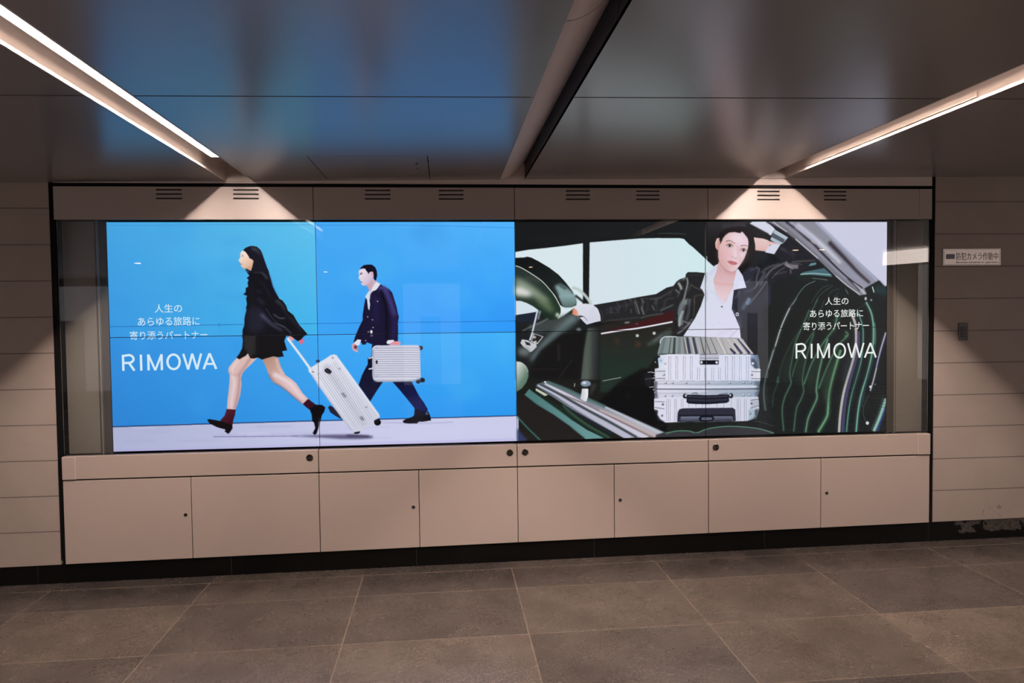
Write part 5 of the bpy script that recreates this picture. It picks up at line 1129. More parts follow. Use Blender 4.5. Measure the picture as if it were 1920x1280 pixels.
('s',[(3784,854),(3783,1010)],3.1,3.1,(146,144,172),1,0.85,None),
('s',[(3778,854),(3777,1009)],3.7,3.7,(242,242,252),1,0.8,None),
('p',[(3789,852),(3788,855),(3785,856),(3781,857),(3777,857),(3774,856),(3771,854),(3770,852),(3771,850),(3774,848),(3777,847),(3781,847),(3785,848),(3788,850)],(236,236,244),1,0.8,0,9),
('s',[(3774,858),(3776,868)],2.6,2.6,(120,120,142),1,0.7,None),
('s',[(3817,855),(3816,1010)],3.1,3.1,(138,136,166),1,0.9,None),
('s',[(3829,855),(3828,1010)],3.1,3.1,(146,144,172),1,0.85,None),
('s',[(3823,855),(3822,1010)],3.7,3.7,(242,242,252),1,0.8,None),
('p',[(3834,853),(3833,855),(3830,857),(3826,858),(3822,858),(3819,857),(3816,855),(3815,853),(3816,851),(3819,849),(3822,848),(3826,848),(3830,849),(3833,851)],(236,236,244),1,0.8,0,9),
('s',[(3819,859),(3821,869)],2.6,2.6,(120,120,142),1,0.7,None),
('s',[(3864,855),(3862,1011)],3.1,3.1,(138,136,166),1,0.9,None),
('s',[(3875,856),(3874,1011)],3.1,3.1,(146,144,172),1,0.85,None),
('s',[(3869,855),(3868,1011)],3.7,3.7,(242,242,252),1,0.8,None),
('p',[(3880,854),(3879,856),(3876,858),(3873,859),(3869,859),(3865,858),(3862,856),(3861,854),(3862,851),(3865,850),(3869,849),(3873,849),(3876,850),(3879,852)],(236,236,244),1,0.8,0,9),
('s',[(3865,859),(3867,869)],2.6,2.6,(120,120,142),1,0.7,None),
('s',[(3910,856),(3909,1012)],3.1,3.1,(138,136,166),1,0.9,None),
('s',[(3922,856),(3920,1012)],3.1,3.1,(146,144,172),1,0.85,None),
('s',[(3916,856),(3915,1012)],3.7,3.7,(242,242,252),1,0.8,None),
('p',[(3926,855),(3925,857),(3923,859),(3919,860),(3915,859),(3911,858),(3909,857),(3908,854),(3909,852),(3911,851),(3915,850),(3919,850),(3923,851),(3925,853)],(236,236,244),1,0.8,0,9),
('s',[(3911,860),(3913,870)],2.6,2.6,(120,120,142),1,0.7,None),
('p',[(3599,843),(3729,845),(3727,879),(3601,877)],(192,192,208),1,1.0,0,9),
('s',[(3600,867),(3727,869)],3.1,3.1,(110,108,130),1,1.0,None),
('s',[(3606,843),(3715,842)],3.1,3.1,(50,48,66),1,0.9,None),
('p',[(3606,880),(3723,882),(3727,886),(3726,905),(3722,910),(3607,908),(3602,903),(3601,884)],(22,22,34),1,1.0,0,9),
('p',[(3621,894),(3620,898),(3618,901),(3614,903),(3611,903),(3607,901),(3605,898),(3604,894),(3605,889),(3607,886),(3611,884),(3614,885),(3618,886),(3620,890)],(216,216,226),1,1.0,0,9),
('p',[(3722,896),(3721,900),(3718,904),(3715,905),(3711,905),(3708,903),(3705,900),(3704,896),(3705,892),(3708,888),(3711,887),(3715,887),(3718,889),(3721,892)],(216,216,226),1,1.0,0,9),
('p',[(3310,928),(3378,929),(3378,1006),(3310,1005)],(218,218,232),1,1.0,0,9),
('s',[(3312,945),(3378,947)],3.7,3.7,(84,82,104),1,0.9,None),
('s',[(3312,990),(3378,993)],3.7,3.7,(84,82,104),1,0.9,None),
('p',[(3939,942),(4002,943),(4002,1019),(3939,1018)],(218,218,232),1,1.0,0,9),
('s',[(3941,959),(4002,961)],3.7,3.7,(84,82,104),1,0.9,None),
('s',[(3941,1004),(4002,1006)],3.7,3.7,(84,82,104),1,0.9,None),
('p',[(3376,968),(3375,972),(3373,975),(3369,976),(3365,976),(3362,974),(3360,972),(3359,968),(3360,964),(3362,961),(3366,960),(3369,960),(3373,962),(3375,965)],(120,118,138),1,1.0,0,9),
('p',[(3370,965),(3370,967),(3368,969),(3366,970),(3364,970),(3362,969),(3360,967),(3360,965),(3361,963),(3362,961),(3364,960),(3366,960),(3368,961),(3370,963)],(236,236,244),1,1.0,0,9),
('p',[(3954,981),(3953,985),(3951,987),(3948,989),(3945,989),(3942,987),(3940,984),(3939,981),(3940,978),(3942,975),(3945,973),(3948,973),(3951,975),(3953,978)],(130,130,148),1,1.0,0,9),
('p',[(3303,1006),(3999,1019),(3994,1052),(3995,1080),(3984,1122),(3308,1116),(3306,1044)],((212,210,228),(150,170,190),3382,1045,3987,1058),1,1.0,0,9),
('p',[(3303,1006),(3326,1011),(3320,1066),(3328,1116),(3305,1111)],(70,72,84),4,0.85,0,9),
('p',[(3963,1023),(4000,1024),(3994,1123),(3969,1119)],(64,72,84),5,0.7,0,9),
('s',[(3320,1026),(3611,1034),(3987,1039)],3.7,3.7,(150,148,170),1.2,0.8,None),
('s',[(3326,1044),(3645,1052),(3981,1056)],13.6,13.6,(232,230,246),2,0.8,None),
('s',[(3314,1059),(3645,1066),(3994,1071)],4.2,4.2,(30,28,44),1,1.0,None),
('s',[(3325,1071),(3645,1079),(3981,1083)],9.4,9.4,(226,222,240),2,0.7,None),
('s',[(3645,1076),(3981,1081)],9.4,9.4,(126,140,152),3,0.7,None),
('s',[(3320,1086),(3981,1098)],3.1,3.1,(160,158,180),1.5,0.7,None),
('p',[(3386,1020),(3385,1023),(3383,1026),(3380,1027),(3377,1027),(3374,1026),(3372,1023),(3371,1020),(3372,1017),(3374,1014),(3377,1013),(3380,1013),(3383,1015),(3385,1017)],(104,102,122),1,1.0,0,9),
('p',[(3381,1018),(3381,1020),(3380,1021),(3378,1022),(3376,1022),(3374,1021),(3373,1020),(3372,1018),(3373,1016),(3374,1014),(3376,1013),(3378,1014),(3380,1014),(3381,1016)],(240,240,248),1,1.0,0,9),
('p',[(3431,1021),(3430,1024),(3428,1027),(3425,1028),(3422,1028),(3419,1027),(3417,1024),(3416,1021),(3417,1018),(3419,1015),(3422,1014),(3425,1014),(3428,1015),(3430,1018)],(104,102,122),1,1.0,0,9),
('p',[(3426,1019),(3426,1021),(3425,1022),(3423,1023),(3421,1023),(3419,1022),(3418,1021),(3417,1019),(3418,1017),(3419,1015),(3421,1014),(3423,1014),(3425,1015),(3426,1017)],(240,240,248),1,1.0,0,9),
('p',[(3521,1023),(3520,1026),(3518,1029),(3515,1030),(3512,1030),(3509,1028),(3507,1026),(3506,1023),(3507,1019),(3509,1017),(3512,1016),(3515,1016),(3518,1017),(3520,1020)],(104,102,122),1,1.0,0,9),
('p',[(3517,1021),(3516,1023),(3515,1024),(3513,1025),(3511,1025),(3509,1024),(3508,1022),(3507,1020),(3508,1018),(3509,1017),(3511,1016),(3513,1016),(3515,1017),(3516,1019)],(240,240,248),1,1.0,0,9),
('p',[(3665,1026),(3664,1029),(3662,1031),(3659,1033),(3655,1033),(3652,1031),(3650,1029),(3650,1025),(3650,1022),(3652,1020),(3655,1018),(3659,1019),(3662,1020),(3664,1023)],(104,102,122),1,1.0,0,9),
('p',[(3660,1023),(3659,1025),(3658,1027),(3656,1028),(3654,1028),(3652,1027),(3651,1025),(3651,1023),(3651,1021),(3652,1020),(3654,1019),(3656,1019),(3658,1020),(3659,1021)],(240,240,248),1,1.0,0,9),
('p',[(3806,1029),(3805,1032),(3803,1034),(3800,1036),(3797,1035),(3794,1034),(3791,1031),(3791,1028),(3791,1025),(3794,1023),(3797,1021),(3800,1021),(3803,1023),(3805,1025)],(104,102,122),1,1.0,0,9),
('p',[(3801,1026),(3801,1028),(3799,1030),(3798,1031),(3795,1030),(3794,1030),(3792,1028),(3792,1026),(3792,1024),(3794,1023),(3795,1022),(3798,1022),(3799,1023),(3801,1024)],(240,240,248),1,1.0,0,9),
('p',[(3900,1030),(3899,1034),(3897,1036),(3894,1037),(3890,1037),(3887,1036),(3885,1033),(3884,1030),(3885,1027),(3887,1024),(3890,1023),(3894,1023),(3897,1025),(3899,1027)],(104,102,122),1,1.0,0,9),
('p',[(3895,1028),(3894,1030),(3893,1032),(3891,1032),(3889,1032),(3887,1031),(3886,1030),(3886,1028),(3886,1026),(3887,1024),(3889,1024),(3891,1024),(3893,1024),(3894,1026)],(240,240,248),1,1.0,0,9),
('p',[(3945,1031),(3944,1034),(3942,1037),(3939,1038),(3936,1038),(3933,1037),(3930,1034),(3930,1031),(3930,1028),(3933,1025),(3936,1024),(3939,1024),(3942,1025),(3944,1028)],(104,102,122),1,1.0,0,9),
('p',[(3940,1029),(3940,1031),(3938,1032),(3937,1033),(3935,1033),(3933,1032),(3931,1031),(3931,1029),(3931,1027),(3933,1025),(3935,1024),(3937,1024),(3938,1025),(3940,1027)],(240,240,248),1,1.0,0,9),
('p',[(3383,1103),(3382,1106),(3380,1108),(3377,1110),(3374,1110),(3371,1108),(3369,1106),(3368,1103),(3369,1099),(3371,1097),(3374,1096),(3377,1096),(3380,1097),(3382,1100)],(104,102,122),1,1.0,0,9),
('p',[(3378,1101),(3378,1102),(3376,1104),(3375,1105),(3373,1105),(3371,1104),(3370,1102),(3369,1100),(3370,1098),(3371,1097),(3373,1096),(3375,1096),(3377,1097),(3378,1099)],(240,240,248),1,1.0,0,9),
('p',[(3429,1104),(3428,1107),(3426,1109),(3423,1111),(3420,1111),(3417,1109),(3415,1107),(3414,1104),(3415,1100),(3417,1098),(3420,1097),(3423,1097),(3426,1098),(3428,1101)],(104,102,122),1,1.0,0,9),
('p',[(3424,1101),(3424,1103),(3423,1105),(3421,1106),(3419,1106),(3417,1105),(3416,1103),(3415,1101),(3416,1099),(3417,1098),(3419,1097),(3421,1097),(3423,1098),(3424,1100)],(240,240,248),1,1.0,0,9),
('p',[(3897,1111),(3896,1114),(3894,1117),(3891,1118),(3888,1118),(3885,1116),(3883,1114),(3882,1111),(3883,1107),(3885,1105),(3888,1104),(3891,1104),(3894,1105),(3896,1108)],(104,102,122),1,1.0,0,9),
('p',[(3893,1109),(3892,1111),(3891,1112),(3889,1113),(3887,1113),(3885,1112),(3884,1110),(3883,1108),(3884,1106),(3885,1105),(3887,1104),(3889,1104),(3891,1105),(3892,1107)],(240,240,248),1,1.0,0,9),
('p',[(3940,1110),(3939,1113),(3937,1116),(3934,1117),(3931,1117),(3928,1116),(3926,1113),(3925,1110),(3926,1107),(3928,1104),(3931,1103),(3934,1103),(3937,1104),(3939,1107)],(104,102,122),1,1.0,0,9),
('p',[(3936,1108),(3935,1110),(3934,1111),(3932,1112),(3930,1112),(3928,1111),(3927,1110),(3926,1108),(3927,1106),(3928,1104),(3930,1103),(3932,1103),(3934,1104),(3935,1106)],(240,240,248),1,1.0,0,9),
('p',[(3304,1119),(3382,1113),(3988,1122),(3994,1199),(3976,1261),(3912,1277),(3841,1277),(3450,1273),(3376,1274),(3330,1259),(3319,1229),(3303,1184)],((222,220,238),(206,210,226),3439,1186,3958,1198),1,1.0,0,9),
('p',[(3305,1189),(3328,1195),(3325,1223),(3342,1251),(3376,1273),(3325,1270),(3308,1239)],(20,22,28),2,0.9,0,9),
('p',[(3964,1204),(3993,1199),(3978,1266),(3917,1277),(3958,1255)],(44,50,58),3,0.8,0,9),
('p',[(3923,1203),(3958,1198),(3969,1249),(3923,1271)],(160,180,196),2,0.8,0,9),
('s',[(3385,1122),(3384,1263)],3.1,3.1,(136,134,162),1,0.85,None),
('s',[(3390,1123),(3390,1264)],3.1,3.1,(240,240,250),1,0.6,None),
('s',[(3396,1123),(3396,1264)],3.1,3.1,(136,134,162),1,0.85,None),
('s',[(3401,1123),(3401,1264)],3.1,3.1,(240,240,250),1,0.6,None),
('s',[(3408,1123),(3407,1264)],3.1,3.1,(136,134,162),1,0.85,None),
('s',[(3413,1123),(3412,1264)],3.1,3.1,(240,240,250),1,0.6,None),
('s',[(3438,1124),(3437,1265)],3.1,3.1,(136,134,162),1,0.85,None),
('s',[(3443,1124),(3443,1265)],3.1,3.1,(240,240,250),1,0.6,None),
('s',[(3449,1124),(3449,1265)],3.1,3.1,(136,134,162),1,0.85,None),
('s',[(3455,1124),(3454,1265)],3.1,3.1,(240,240,250),1,0.6,None),
('s',[(3480,1124),(3480,1179)],3.1,3.1,(136,134,162),1,0.85,None),
('s',[(3485,1125),(3485,1179)],3.1,3.1,(240,240,250),1,0.6,None),
('s',[(3492,1125),(3491,1179)],3.1,3.1,(136,134,162),1,0.85,None),
('s',[(3497,1125),(3497,1179)],3.1,3.1,(240,240,250),1,0.6,None),
('s',[(3531,1126),(3530,1180)],3.1,3.1,(136,134,162),1,0.85,None),
('s',[(3536,1126),(3536,1180)],3.1,3.1,(240,240,250),1,0.6,None),
('s',[(3576,1127),(3576,1181)],3.1,3.1,(136,134,162),1,0.85,None),
('s',[(3582,1127),(3581,1181)],3.1,3.1,(240,240,250),1,0.6,None),
('s',[(3619,1128),(3619,1182)],3.1,3.1,(136,134,162),1,0.85,None),
('s',[(3625,1128),(3625,1182)],3.1,3.1,(240,240,250),1,0.6,None),
('s',[(3665,1129),(3665,1183)],3.1,3.1,(136,134,162),1,0.85,None),
('s',[(3671,1129),(3671,1183)],3.1,3.1,(240,240,250),1,0.6,None),
('s',[(3714,1130),(3714,1184)],3.1,3.1,(136,134,162),1,0.85,None),
('s',[(3720,1130),(3720,1184)],3.1,3.1,(240,240,250),1,0.6,None),
('s',[(3761,1131),(3761,1185)],3.1,3.1,(136,134,162),1,0.85,None),
('s',[(3766,1131),(3766,1185)],3.1,3.1,(240,240,250),1,0.6,None),
('s',[(3810,1132),(3810,1186)],3.1,3.1,(136,134,162),1,0.85,None),
('s',[(3815,1132),(3815,1186)],3.1,3.1,(240,240,250),1,0.6,None),
('s',[(3849,1132),(3848,1275)],3.1,3.1,(136,134,162),1,0.85,None),
('s',[(3854,1133),(3854,1275)],3.1,3.1,(240,240,250),1,0.6,None),
('s',[(3859,1133),(3859,1275)],3.1,3.1,(136,134,162),1,0.85,None),
('s',[(3864,1133),(3864,1275)],3.1,3.1,(240,240,250),1,0.6,None),
('s',[(3871,1133),(3870,1275)],3.1,3.1,(136,134,162),1,0.85,None),
('s',[(3876,1133),(3876,1275)],3.1,3.1,(240,240,250),1,0.6,None),
('s',[(3897,1134),(3897,1276)],3.1,3.1,(136,134,162),1,0.85,None),
('s',[(3902,1134),(3902,1276)],3.1,3.1,(240,240,250),1,0.6,None),
('s',[(3909,1134),(3909,1276)],3.1,3.1,(136,134,162),1,0.85,None),
('s',[(3914,1134),(3914,1276)],3.1,3.1,(240,240,250),1,0.6,None),
('s',[(3308,1138),(3371,1141)],3.7,3.7,(84,82,104),1,0.9,None),
('s',[(3305,1175),(3370,1186)],3.7,3.7,(84,82,104),1,0.9,None),
('p',[(3368,1158),(3367,1161),(3365,1164),(3362,1165),(3359,1165),(3355,1164),(3353,1161),(3352,1157),(3353,1154),(3355,1151),(3359,1150),(3362,1150),(3365,1152),(3368,1154)],(110,108,128),1,1.0,0,9),
('p',[(3363,1229),(3362,1233),(3360,1235),(3357,1237),(3353,1237),(3350,1235),(3348,1232),(3347,1229),(3348,1226),(3350,1223),(3353,1221),(3357,1222),(3360,1223),(3362,1226)],(120,118,140),1,1.0,0,9),
('s',[(3936,1144),(3993,1137)],4.2,4.2,(60,60,80),1,0.9,None),
('s',[(3936,1195),(3993,1179)],4.2,4.2,(60,60,80),1,0.9,None),
('p',[(3940,1150),(3991,1142),(3994,1177),(3940,1192)],(170,174,190),2,0.7,0,9),
('p',[(3950,1164),(3949,1167),(3947,1169),(3945,1171),(3942,1170),(3939,1169),(3937,1167),(3936,1164),(3937,1161),(3939,1158),(3942,1157),(3945,1157),(3947,1159),(3949,1161)],(90,88,110),1,1.0,0,9),
('s',[(3932,1220),(3940,1232),(3929,1236)],3.7,3.7,(70,72,90),1,0.8,None),
('p',[(3520,1107),(3518,1115),(3514,1120),(3508,1124),(3502,1123),(3496,1120),(3491,1114),(3490,1107),(3492,1100),(3496,1094),(3502,1091),(3508,1091),(3514,1094),(3518,1100)],(34,32,44),1,1.0,0,9),
('p',[(3516,1104),(3515,1108),(3514,1111),(3511,1113),(3509,1113),(3506,1111),(3505,1108),(3504,1104),(3505,1100),(3506,1097),(3509,1095),(3511,1095),(3514,1097),(3515,1100)],(206,206,220),1,1.0,0,9),
('p',[(3822,1112),(3820,1119),(3816,1125),(3810,1128),(3803,1128),(3797,1124),(3793,1118),(3792,1111),(3793,1104),(3797,1098),(3804,1095),(3810,1095),(3816,1098),(3820,1104)],(34,32,44),1,1.0,0,9),
('p',[(3808,1108),(3807,1111),(3806,1114),(3804,1116),(3801,1115),(3799,1114),(3797,1111),(3796,1108),(3797,1104),(3799,1102),(3801,1100),(3804,1100),(3806,1102),(3807,1104)],(200,200,214),1,1.0,0,9),
('p',[(3522,1099),(3576,1100),(3645,1105),(3726,1104),(3787,1102),(3795,1110),(3795,1148),(3778,1157),(3703,1161),(3645,1163),(3576,1160),(3528,1156),(3514,1146),(3515,1107)],(26,27,40),1,1.0,0,9),
('s',[(3522,1111),(3645,1117),(3789,1114)],4.7,4.7,(92,94,112),1.5,0.8,None),
('s',[(3525,1132),(3645,1139),(3789,1136)],10.5,10.5,(62,64,80),2.5,0.8,None),
('s',[(3548,1093),(3577,1088),(3588,1097)],3.7,3.7,(40,38,50),1,1.0,None),
('s',[(3726,1102),(3761,1098),(3784,1094)],3.7,3.7,(60,60,80),1,1.0,None),
('p',[(3453,1271),(3456,1212),(3467,1191),(3490,1185),(3818,1189),(3835,1202),(3839,1274),(3818,1277),(3814,1246),(3480,1238),(3479,1272)],(46,46,62),1,1.0,0,9),
('p',[(3476,1238),(3813,1243),(3816,1276),(3473,1273)],((112,116,138),(46,48,62),3645,1242,3645,1275),1,1.0,0,9),
('s',[(3464,1232),(3645,1235),(3824,1237)],9.4,9.4,(22,22,32),1.5,0.9,None),
('p',[(3605,1238),(3645,1236),(3688,1240),(3698,1255),(3685,1272),(3645,1275),(3605,1271),(3593,1254)],(20,20,30),1.2,1.0,0,9),
('p',[(3611,1248),(3645,1246),(3683,1249),(3683,1263),(3645,1266),(3611,1262)],(96,100,122),1.5,1.0,0,9),
('s',[(3262,951),(3286,950),(3310,956)],4.7,4.7,(206,206,214),1,1.0,9),
('s',[(3246,994),(3275,991),(3306,989)],4.7,4.7,(206,206,214),1,1.0,9),
('s',[(3271,1046),(3303,1044)],4.7,4.7,(206,206,214),1,1.0,9),
('p',[(3244,965),(3281,957),(3297,999),(3280,1043),(3246,1037)],(34,34,40),5,0.8,0,None),
('p',[(3316,887),(3316,889),(3315,891),(3313,892),(3311,892),(3310,891),(3309,889),(3308,887),(3309,885),(3310,883),(3311,882),(3313,882),(3315,883),(3316,885)],(200,200,210),1,0.8,0,None),
('p',[(3307,988),(3307,990),(3306,992),(3304,993),(3302,993),(3301,992),(3300,990),(3299,988),(3300,986),(3301,984),(3302,983),(3304,983),(3306,984),(3307,986)],(200,200,210),1,0.8,0,None),
('p',[(3304,1063),(3304,1065),(3302,1067),(3301,1068),(3299,1068),(3297,1067),(3296,1065),(3296,1063),(3296,1061),(3297,1059),(3299,1058),(3301,1058),(3302,1059),(3304,1061)],(200,200,210),1,0.8,0,None),
('p',[(3310,971),(3310,974),(3308,975),(3307,976),(3305,976),(3304,975),(3302,973),(3302,971),(3302,969),(3304,967),(3305,966),(3307,966),(3309,967),(3310,969)],(200,200,210),1,0.8,0,None),
('p',[(3312,1080),(3312,1082),(3311,1084),(3309,1085),(3307,1085),(3306,1084),(3305,1082),(3304,1080),(3305,1078),(3306,1076),(3308,1075),(3309,1075),(3311,1076),(3312,1078)],(200,200,210),1,0.8,0,None),
('s',[(3492,403),(3474,437),(3457,479)],4.8,4.8,(120,124,122),1.8,0.6,None),
('s',[(3431,416),(3418,445),(3400,470)],6.4,6.4,(70,72,72),1.8,0.7,None),
('s',[(3241,481),(3301,490),(3357,478)],3.2,3.2,(100,102,100),1.8,0.6,None),
('s',[(3366,508),(3396,487),(3439,483)],8.8,8.8,(64,66,66),1.8,0.7,None),
('s',[(3517,488),(3508,522)],7.2,7.2,(170,174,172),1.8,0.6,None),
('s',[(3526,345),(3561,336),(3622,341)],4.0,4.0,(70,72,72),1.8,0.7,None),
('s',[(3457,382),(3483,370),(3505,368)],3.2,3.2,(150,152,150),1.8,0.7,None),
('s',[(3513,514),(3500,564),(3491,615)],4.0,4.0,(196,200,200),1.8,0.6,None),
('s',[(3543,539),(3547,594),(3534,637)],5.6,5.6,(20,20,22),1.8,0.8,None),
('s',[(3456,589),(3447,640),(3447,686)],10.4,10.4,(24,25,27),1.8,0.8,None),
('s',[(3473,678),(3508,662),(3534,649)],3.2,3.2,(176,176,184),1.8,0.6,None),
('s',[(3314,511),(3327,550),(3318,575)],8.0,8.0,(60,60,62),1.8,0.7,None),
('s',[(3258,498),(3267,532),(3253,570)],5.6,5.6,(64,64,66),1.8,0.7,None),
('s',[(3379,504),(3370,533),(3357,550)],10.4,10.4,(62,62,64),1.8,0.7,None),
('s',[(3065,505),(3082,534),(3078,559)],5.6,5.6,(92,88,96),1.8,0.6,None),
('s',[(3112,493),(3129,526),(3121,560)],7.2,7.2,(74,70,80),1.8,0.6,None),
('s',[(3181,481),(3185,535),(3198,578)],3.2,3.2,(150,150,148),1.8,0.6,None),
('s',[(2992,575),(3026,567),(3061,576)],4.0,4.0,(84,80,88),1.8,0.6,None),
('s',[(2963,554),(2975,588),(2971,613)],4.8,4.8,(90,86,94),1.8,0.5,None),
('s',[(4175,276),(4202,294),(4221,307)],4.2,4.2,(186,178,180),1.6,0.7,None),
('s',[(4165,293),(4119,320),(4078,364)],4.2,4.2,(130,126,130),1.6,0.6,None),
('s',[(4198,267),(4239,267),(4277,276)],3.3,3.3,(150,142,140),1.6,0.6,None),
('s',[(4064,319),(4046,355),(4036,395)],5.0,5.0,(96,94,104),1.6,0.6,None),
('s',[(4174,178),(4212,214),(4267,232)],5.8,5.8,(26,26,32),1.6,0.8,None),
('s',[(910,519),(939,570),(977,611),(1026,636)],3.0,3.0,(96,94,112),1.5,0.6,None),
('s',[(885,358),(913,398),(932,449)],6.0,6.0,(44,44,58),3,0.7,None),
('s',[(830,378),(833,458),(822,528)],6.0,6.0,(38,37,48),4,0.7,None),
('s',[(1004,510),(1033,561),(1071,612)],6.0,6.0,(52,51,62),3,0.7,None),
]

run_ops(OPS)

def srgb_lin(a):
    a = np.clip(a / 255., 0, 1)
    return np.where(a <= .04045, a / 12.92, ((a + .055) / 1.055) ** 2.4)

NX, NZ = 480, 272                            # cells of one screen
PART = {1: ('person', 'walking woman in a black cape jacket and maroon socks'), 2: ('suitcase', 'ribbed silver trolley case pulled on two wheels'),
        3: ('person', 'walking man in a dark navy jacket'), 4: ('suitcase', 'small ribbed silver case carried by its handle'),
        5: ('person', 'seated woman in a black leather jacket and white shirt'), 6: ('steering_wheel', 'green padded steering wheel'),
        7: ('car_seat', 'dark green pleated leather seat'), 9: ('suitcase', 'large ribbed silver case with black handles')}

def screen_meshes(c, r):
    """quad-tree mesh of one screen's share of the picture, one mesh per pictured element"""
    gx = (c * 1213 + 1.7 + np.arange(NX + 1) * (1209.6 / NX)) / RES; gz = (r * 684 + 1.8 + np.arange(NZ + 1) * (680.4 / NZ)) / RES
    gx = np.clip(gx, 0, CW - 1.001); gz = np.clip(gz, 0, CH - 1.001)
    ix, iz = gx.astype(int), gz.astype(int); fx, fz = (gx - ix)[None, :, None], (gz - iz)[:, None, None]
    P = IMG[iz][:, ix] * (1 - fx) * (1 - fz) + IMG[iz][:, ix + 1] * fx * (1 - fz) + IMG[iz + 1][:, ix] * (1 - fx) * fz + IMG[iz + 1][:, ix + 1] * fx * fz
    I = IDS[np.round(gz).astype(int)][:, np.round(gx).astype(int)]
    free = np.ones((NZ, NX), bool); quads = []                 # (row, col, size)
    for s in (16, 8, 4, 2, 1):
        nb, mb = NZ // s, NX // s
        a, b = P[0:-1:s, 0:-1:s][:nb, :mb], P[0:-1:s, s::s][:nb, :mb]; cc, d = P[s::s, 0:-1:s][:nb, :mb], P[s::s, s::s][:nb, :mb]
        ok = free.reshape(nb, s, mb, s).all((1, 3))
        if s > 1:
            err = np.zeros((nb, mb)); same = np.ones((nb, mb), bool); i0 = I[0:-1:s, 0:-1:s][:nb, :mb]
            for i in range(s + 1):
                for j in range(s + 1):
                    u, v = j / s, i / s
                    q = P[i:i + NZ - s + 1:s, j:j + NX - s + 1:s][:nb, :mb]
                    e = np.abs(q - ((a * (1 - u) + b * u) * (1 - v) + (cc * (1 - u) + d * u) * v)).max(-1)
                    err = np.maximum(err, e); same &= I[i:i + NZ - s + 1:s, j:j + NX - s + 1:s][:nb, :mb] == i0
            ok &= same & (err < 3.0)
        rr, kk = np.nonzero(ok)
        quads.append(np.stack([rr * s, kk * s, np.full(len(rr), s)], 1))
        free &= ~np.repeat(np.repeat(ok, s, 0), s, 1)
    Q = np.vstack(quads); qid = I[Q[:, 0], Q[:, 1]]
    X0 = -2.426 + c * 1.213 + .0017; Z0 = ZC + .684 - r * .684 - .0018
    out = {}
    for e in np.unique(qid):
        q = Q[qid == e]; w = NX + 1
        n = np.stack([q[:, 0] * w + q[:, 1], (q[:, 0] + q[:, 2]) * w + q[:, 1], (q[:, 0] + q[:, 2]) * w + q[:, 1] + q[:, 2], q[:, 0] * w + q[:, 1] + q[:, 2]], 1)
        uq, inv = np.unique(n.ravel(), return_inverse=True)
        co = np.zeros((len(uq), 3), np.float32); co[:, 0] = X0 + (uq % w) * (1.2096 / NX); co[:, 2] = Z0 - (uq // w) * (.6804 / NZ)
        me = bpy.data.meshes.new('display'); me.vertices.add(len(uq)); me.vertices.foreach_set('co', co.ravel())
        me.loops.add(len(inv)); me.loops.foreach_set('vertex_index', inv.astype(np.int32).ravel())
        me.polygons.add(len(q)); me.polygons.foreach_set('loop_start', np.arange(0, len(inv), 4, dtype=np.int32))
        me.update(calc_edges=True)
        at = me.color_attributes.new('pic', 'FLOAT_COLOR', 'POINT')
        rgba = np.ones((len(uq), 4), np.float32); rgba[:, :3] = srgb_lin(P.reshape(-1, 3)[uq]); at.data.foreach_set('color', rgba.ravel())
        me.materials.append(M['screen']); out[int(e)] = (me, len(q))
    return out

def split_letters(bm, z, upper):
    """keeps the part of flat lettering above or below the joint between two screens"""
    g = bm.verts[:] + bm.edges[:] + bm.faces[:]
    bmesh.ops.bisect_plane(bm, geom=g, plane_co=(0, 0, z), plane_no=(0, 0, 1), clear_inner=upper, clear_outer=not upper)

def letter_word(bm, boxes_mm, w):
    """R I M O W A drawn in their boxes (mm on the wall: x0, x1, top, bottom)"""
    def pt(b, u, v): return (-2.426 + (b[0] + (b[1] - b[0]) * u) / 1000, ZC + .684 - (b[3] + (b[2] - b[3]) * v) / 1000)
    h = w / 2
    for ch, b in zip('RIMOWA', boxes_mm):
        W = (b[1] - b[0]) / 1000; k = min(.45, h / max(W, .001)); kv = h / ((b[3] - b[2]) / 1000)
        if ch == 'R':
            ribbon(bm, [pt(b, k, 0), pt(b, k, 1)], w, -.0015)
            arc = [pt(b, .52 + (.42 - k * .4) * math.sin(t), .735 + .265 * (1 - kv) * math.cos(t) - 0 * t) for t in np.linspace(0, math.pi, 12)]
            ribbon(bm, [pt(b, k, 1 - kv)] + [(x, z - 0.0) for x, z in arc] + [pt(b, k, .735 - .265 * (1 - kv))], w, -.0015)
            ribbon(bm, [pt(b, .55, .48), pt(b, 1 - k * .6, 0)], w, -.0015)
        elif ch == 'I': ribbon(bm, [pt(b, .5, 0), pt(b, .5, 1)], w, -.0015)
        elif ch == 'M': ribbon(bm, [pt(b, k, 0), pt(b, k, 1)], w, -.0015); ribbon(bm, [pt(b, 1 - k, 0), pt(b, 1 - k, 1)], w, -.0015); ribbon(bm, [pt(b, k, 1), pt(b, .5, .0)], w * .9, -.0015); ribbon(bm, [pt(b, 1 - k, 1), pt(b, .5, .0)], w * .9, -.0015)
        elif ch == 'O': ribbon(bm, [pt(b, .5 + (.5 - k) * math.cos(t), .5 + (.5 - kv + .02) * math.sin(t)) for t in np.linspace(0, 2 * math.pi, 40, endpoint=False)], w, -.0015, True)
        elif ch == 'W': [ribbon(bm, [pt(b, *p), pt(b, *q)], w * .95, -.0015) for p, q in (((k * .6, 1), (.27, 0)), ((.27, 0), (.5, 1)), ((.5, 1), (.73, 0)), ((.73, 0), (1 - k * .6, 1)))]
        else:
            [ribbon(bm, [pt(b, u, 0), pt(b, .5, 1)], w, -.0015) for u in (k * .6, 1 - k * .6)]; ribbon(bm, [pt(b, .2, .33), pt(b, .8, .33)], w * .9, -.0015)

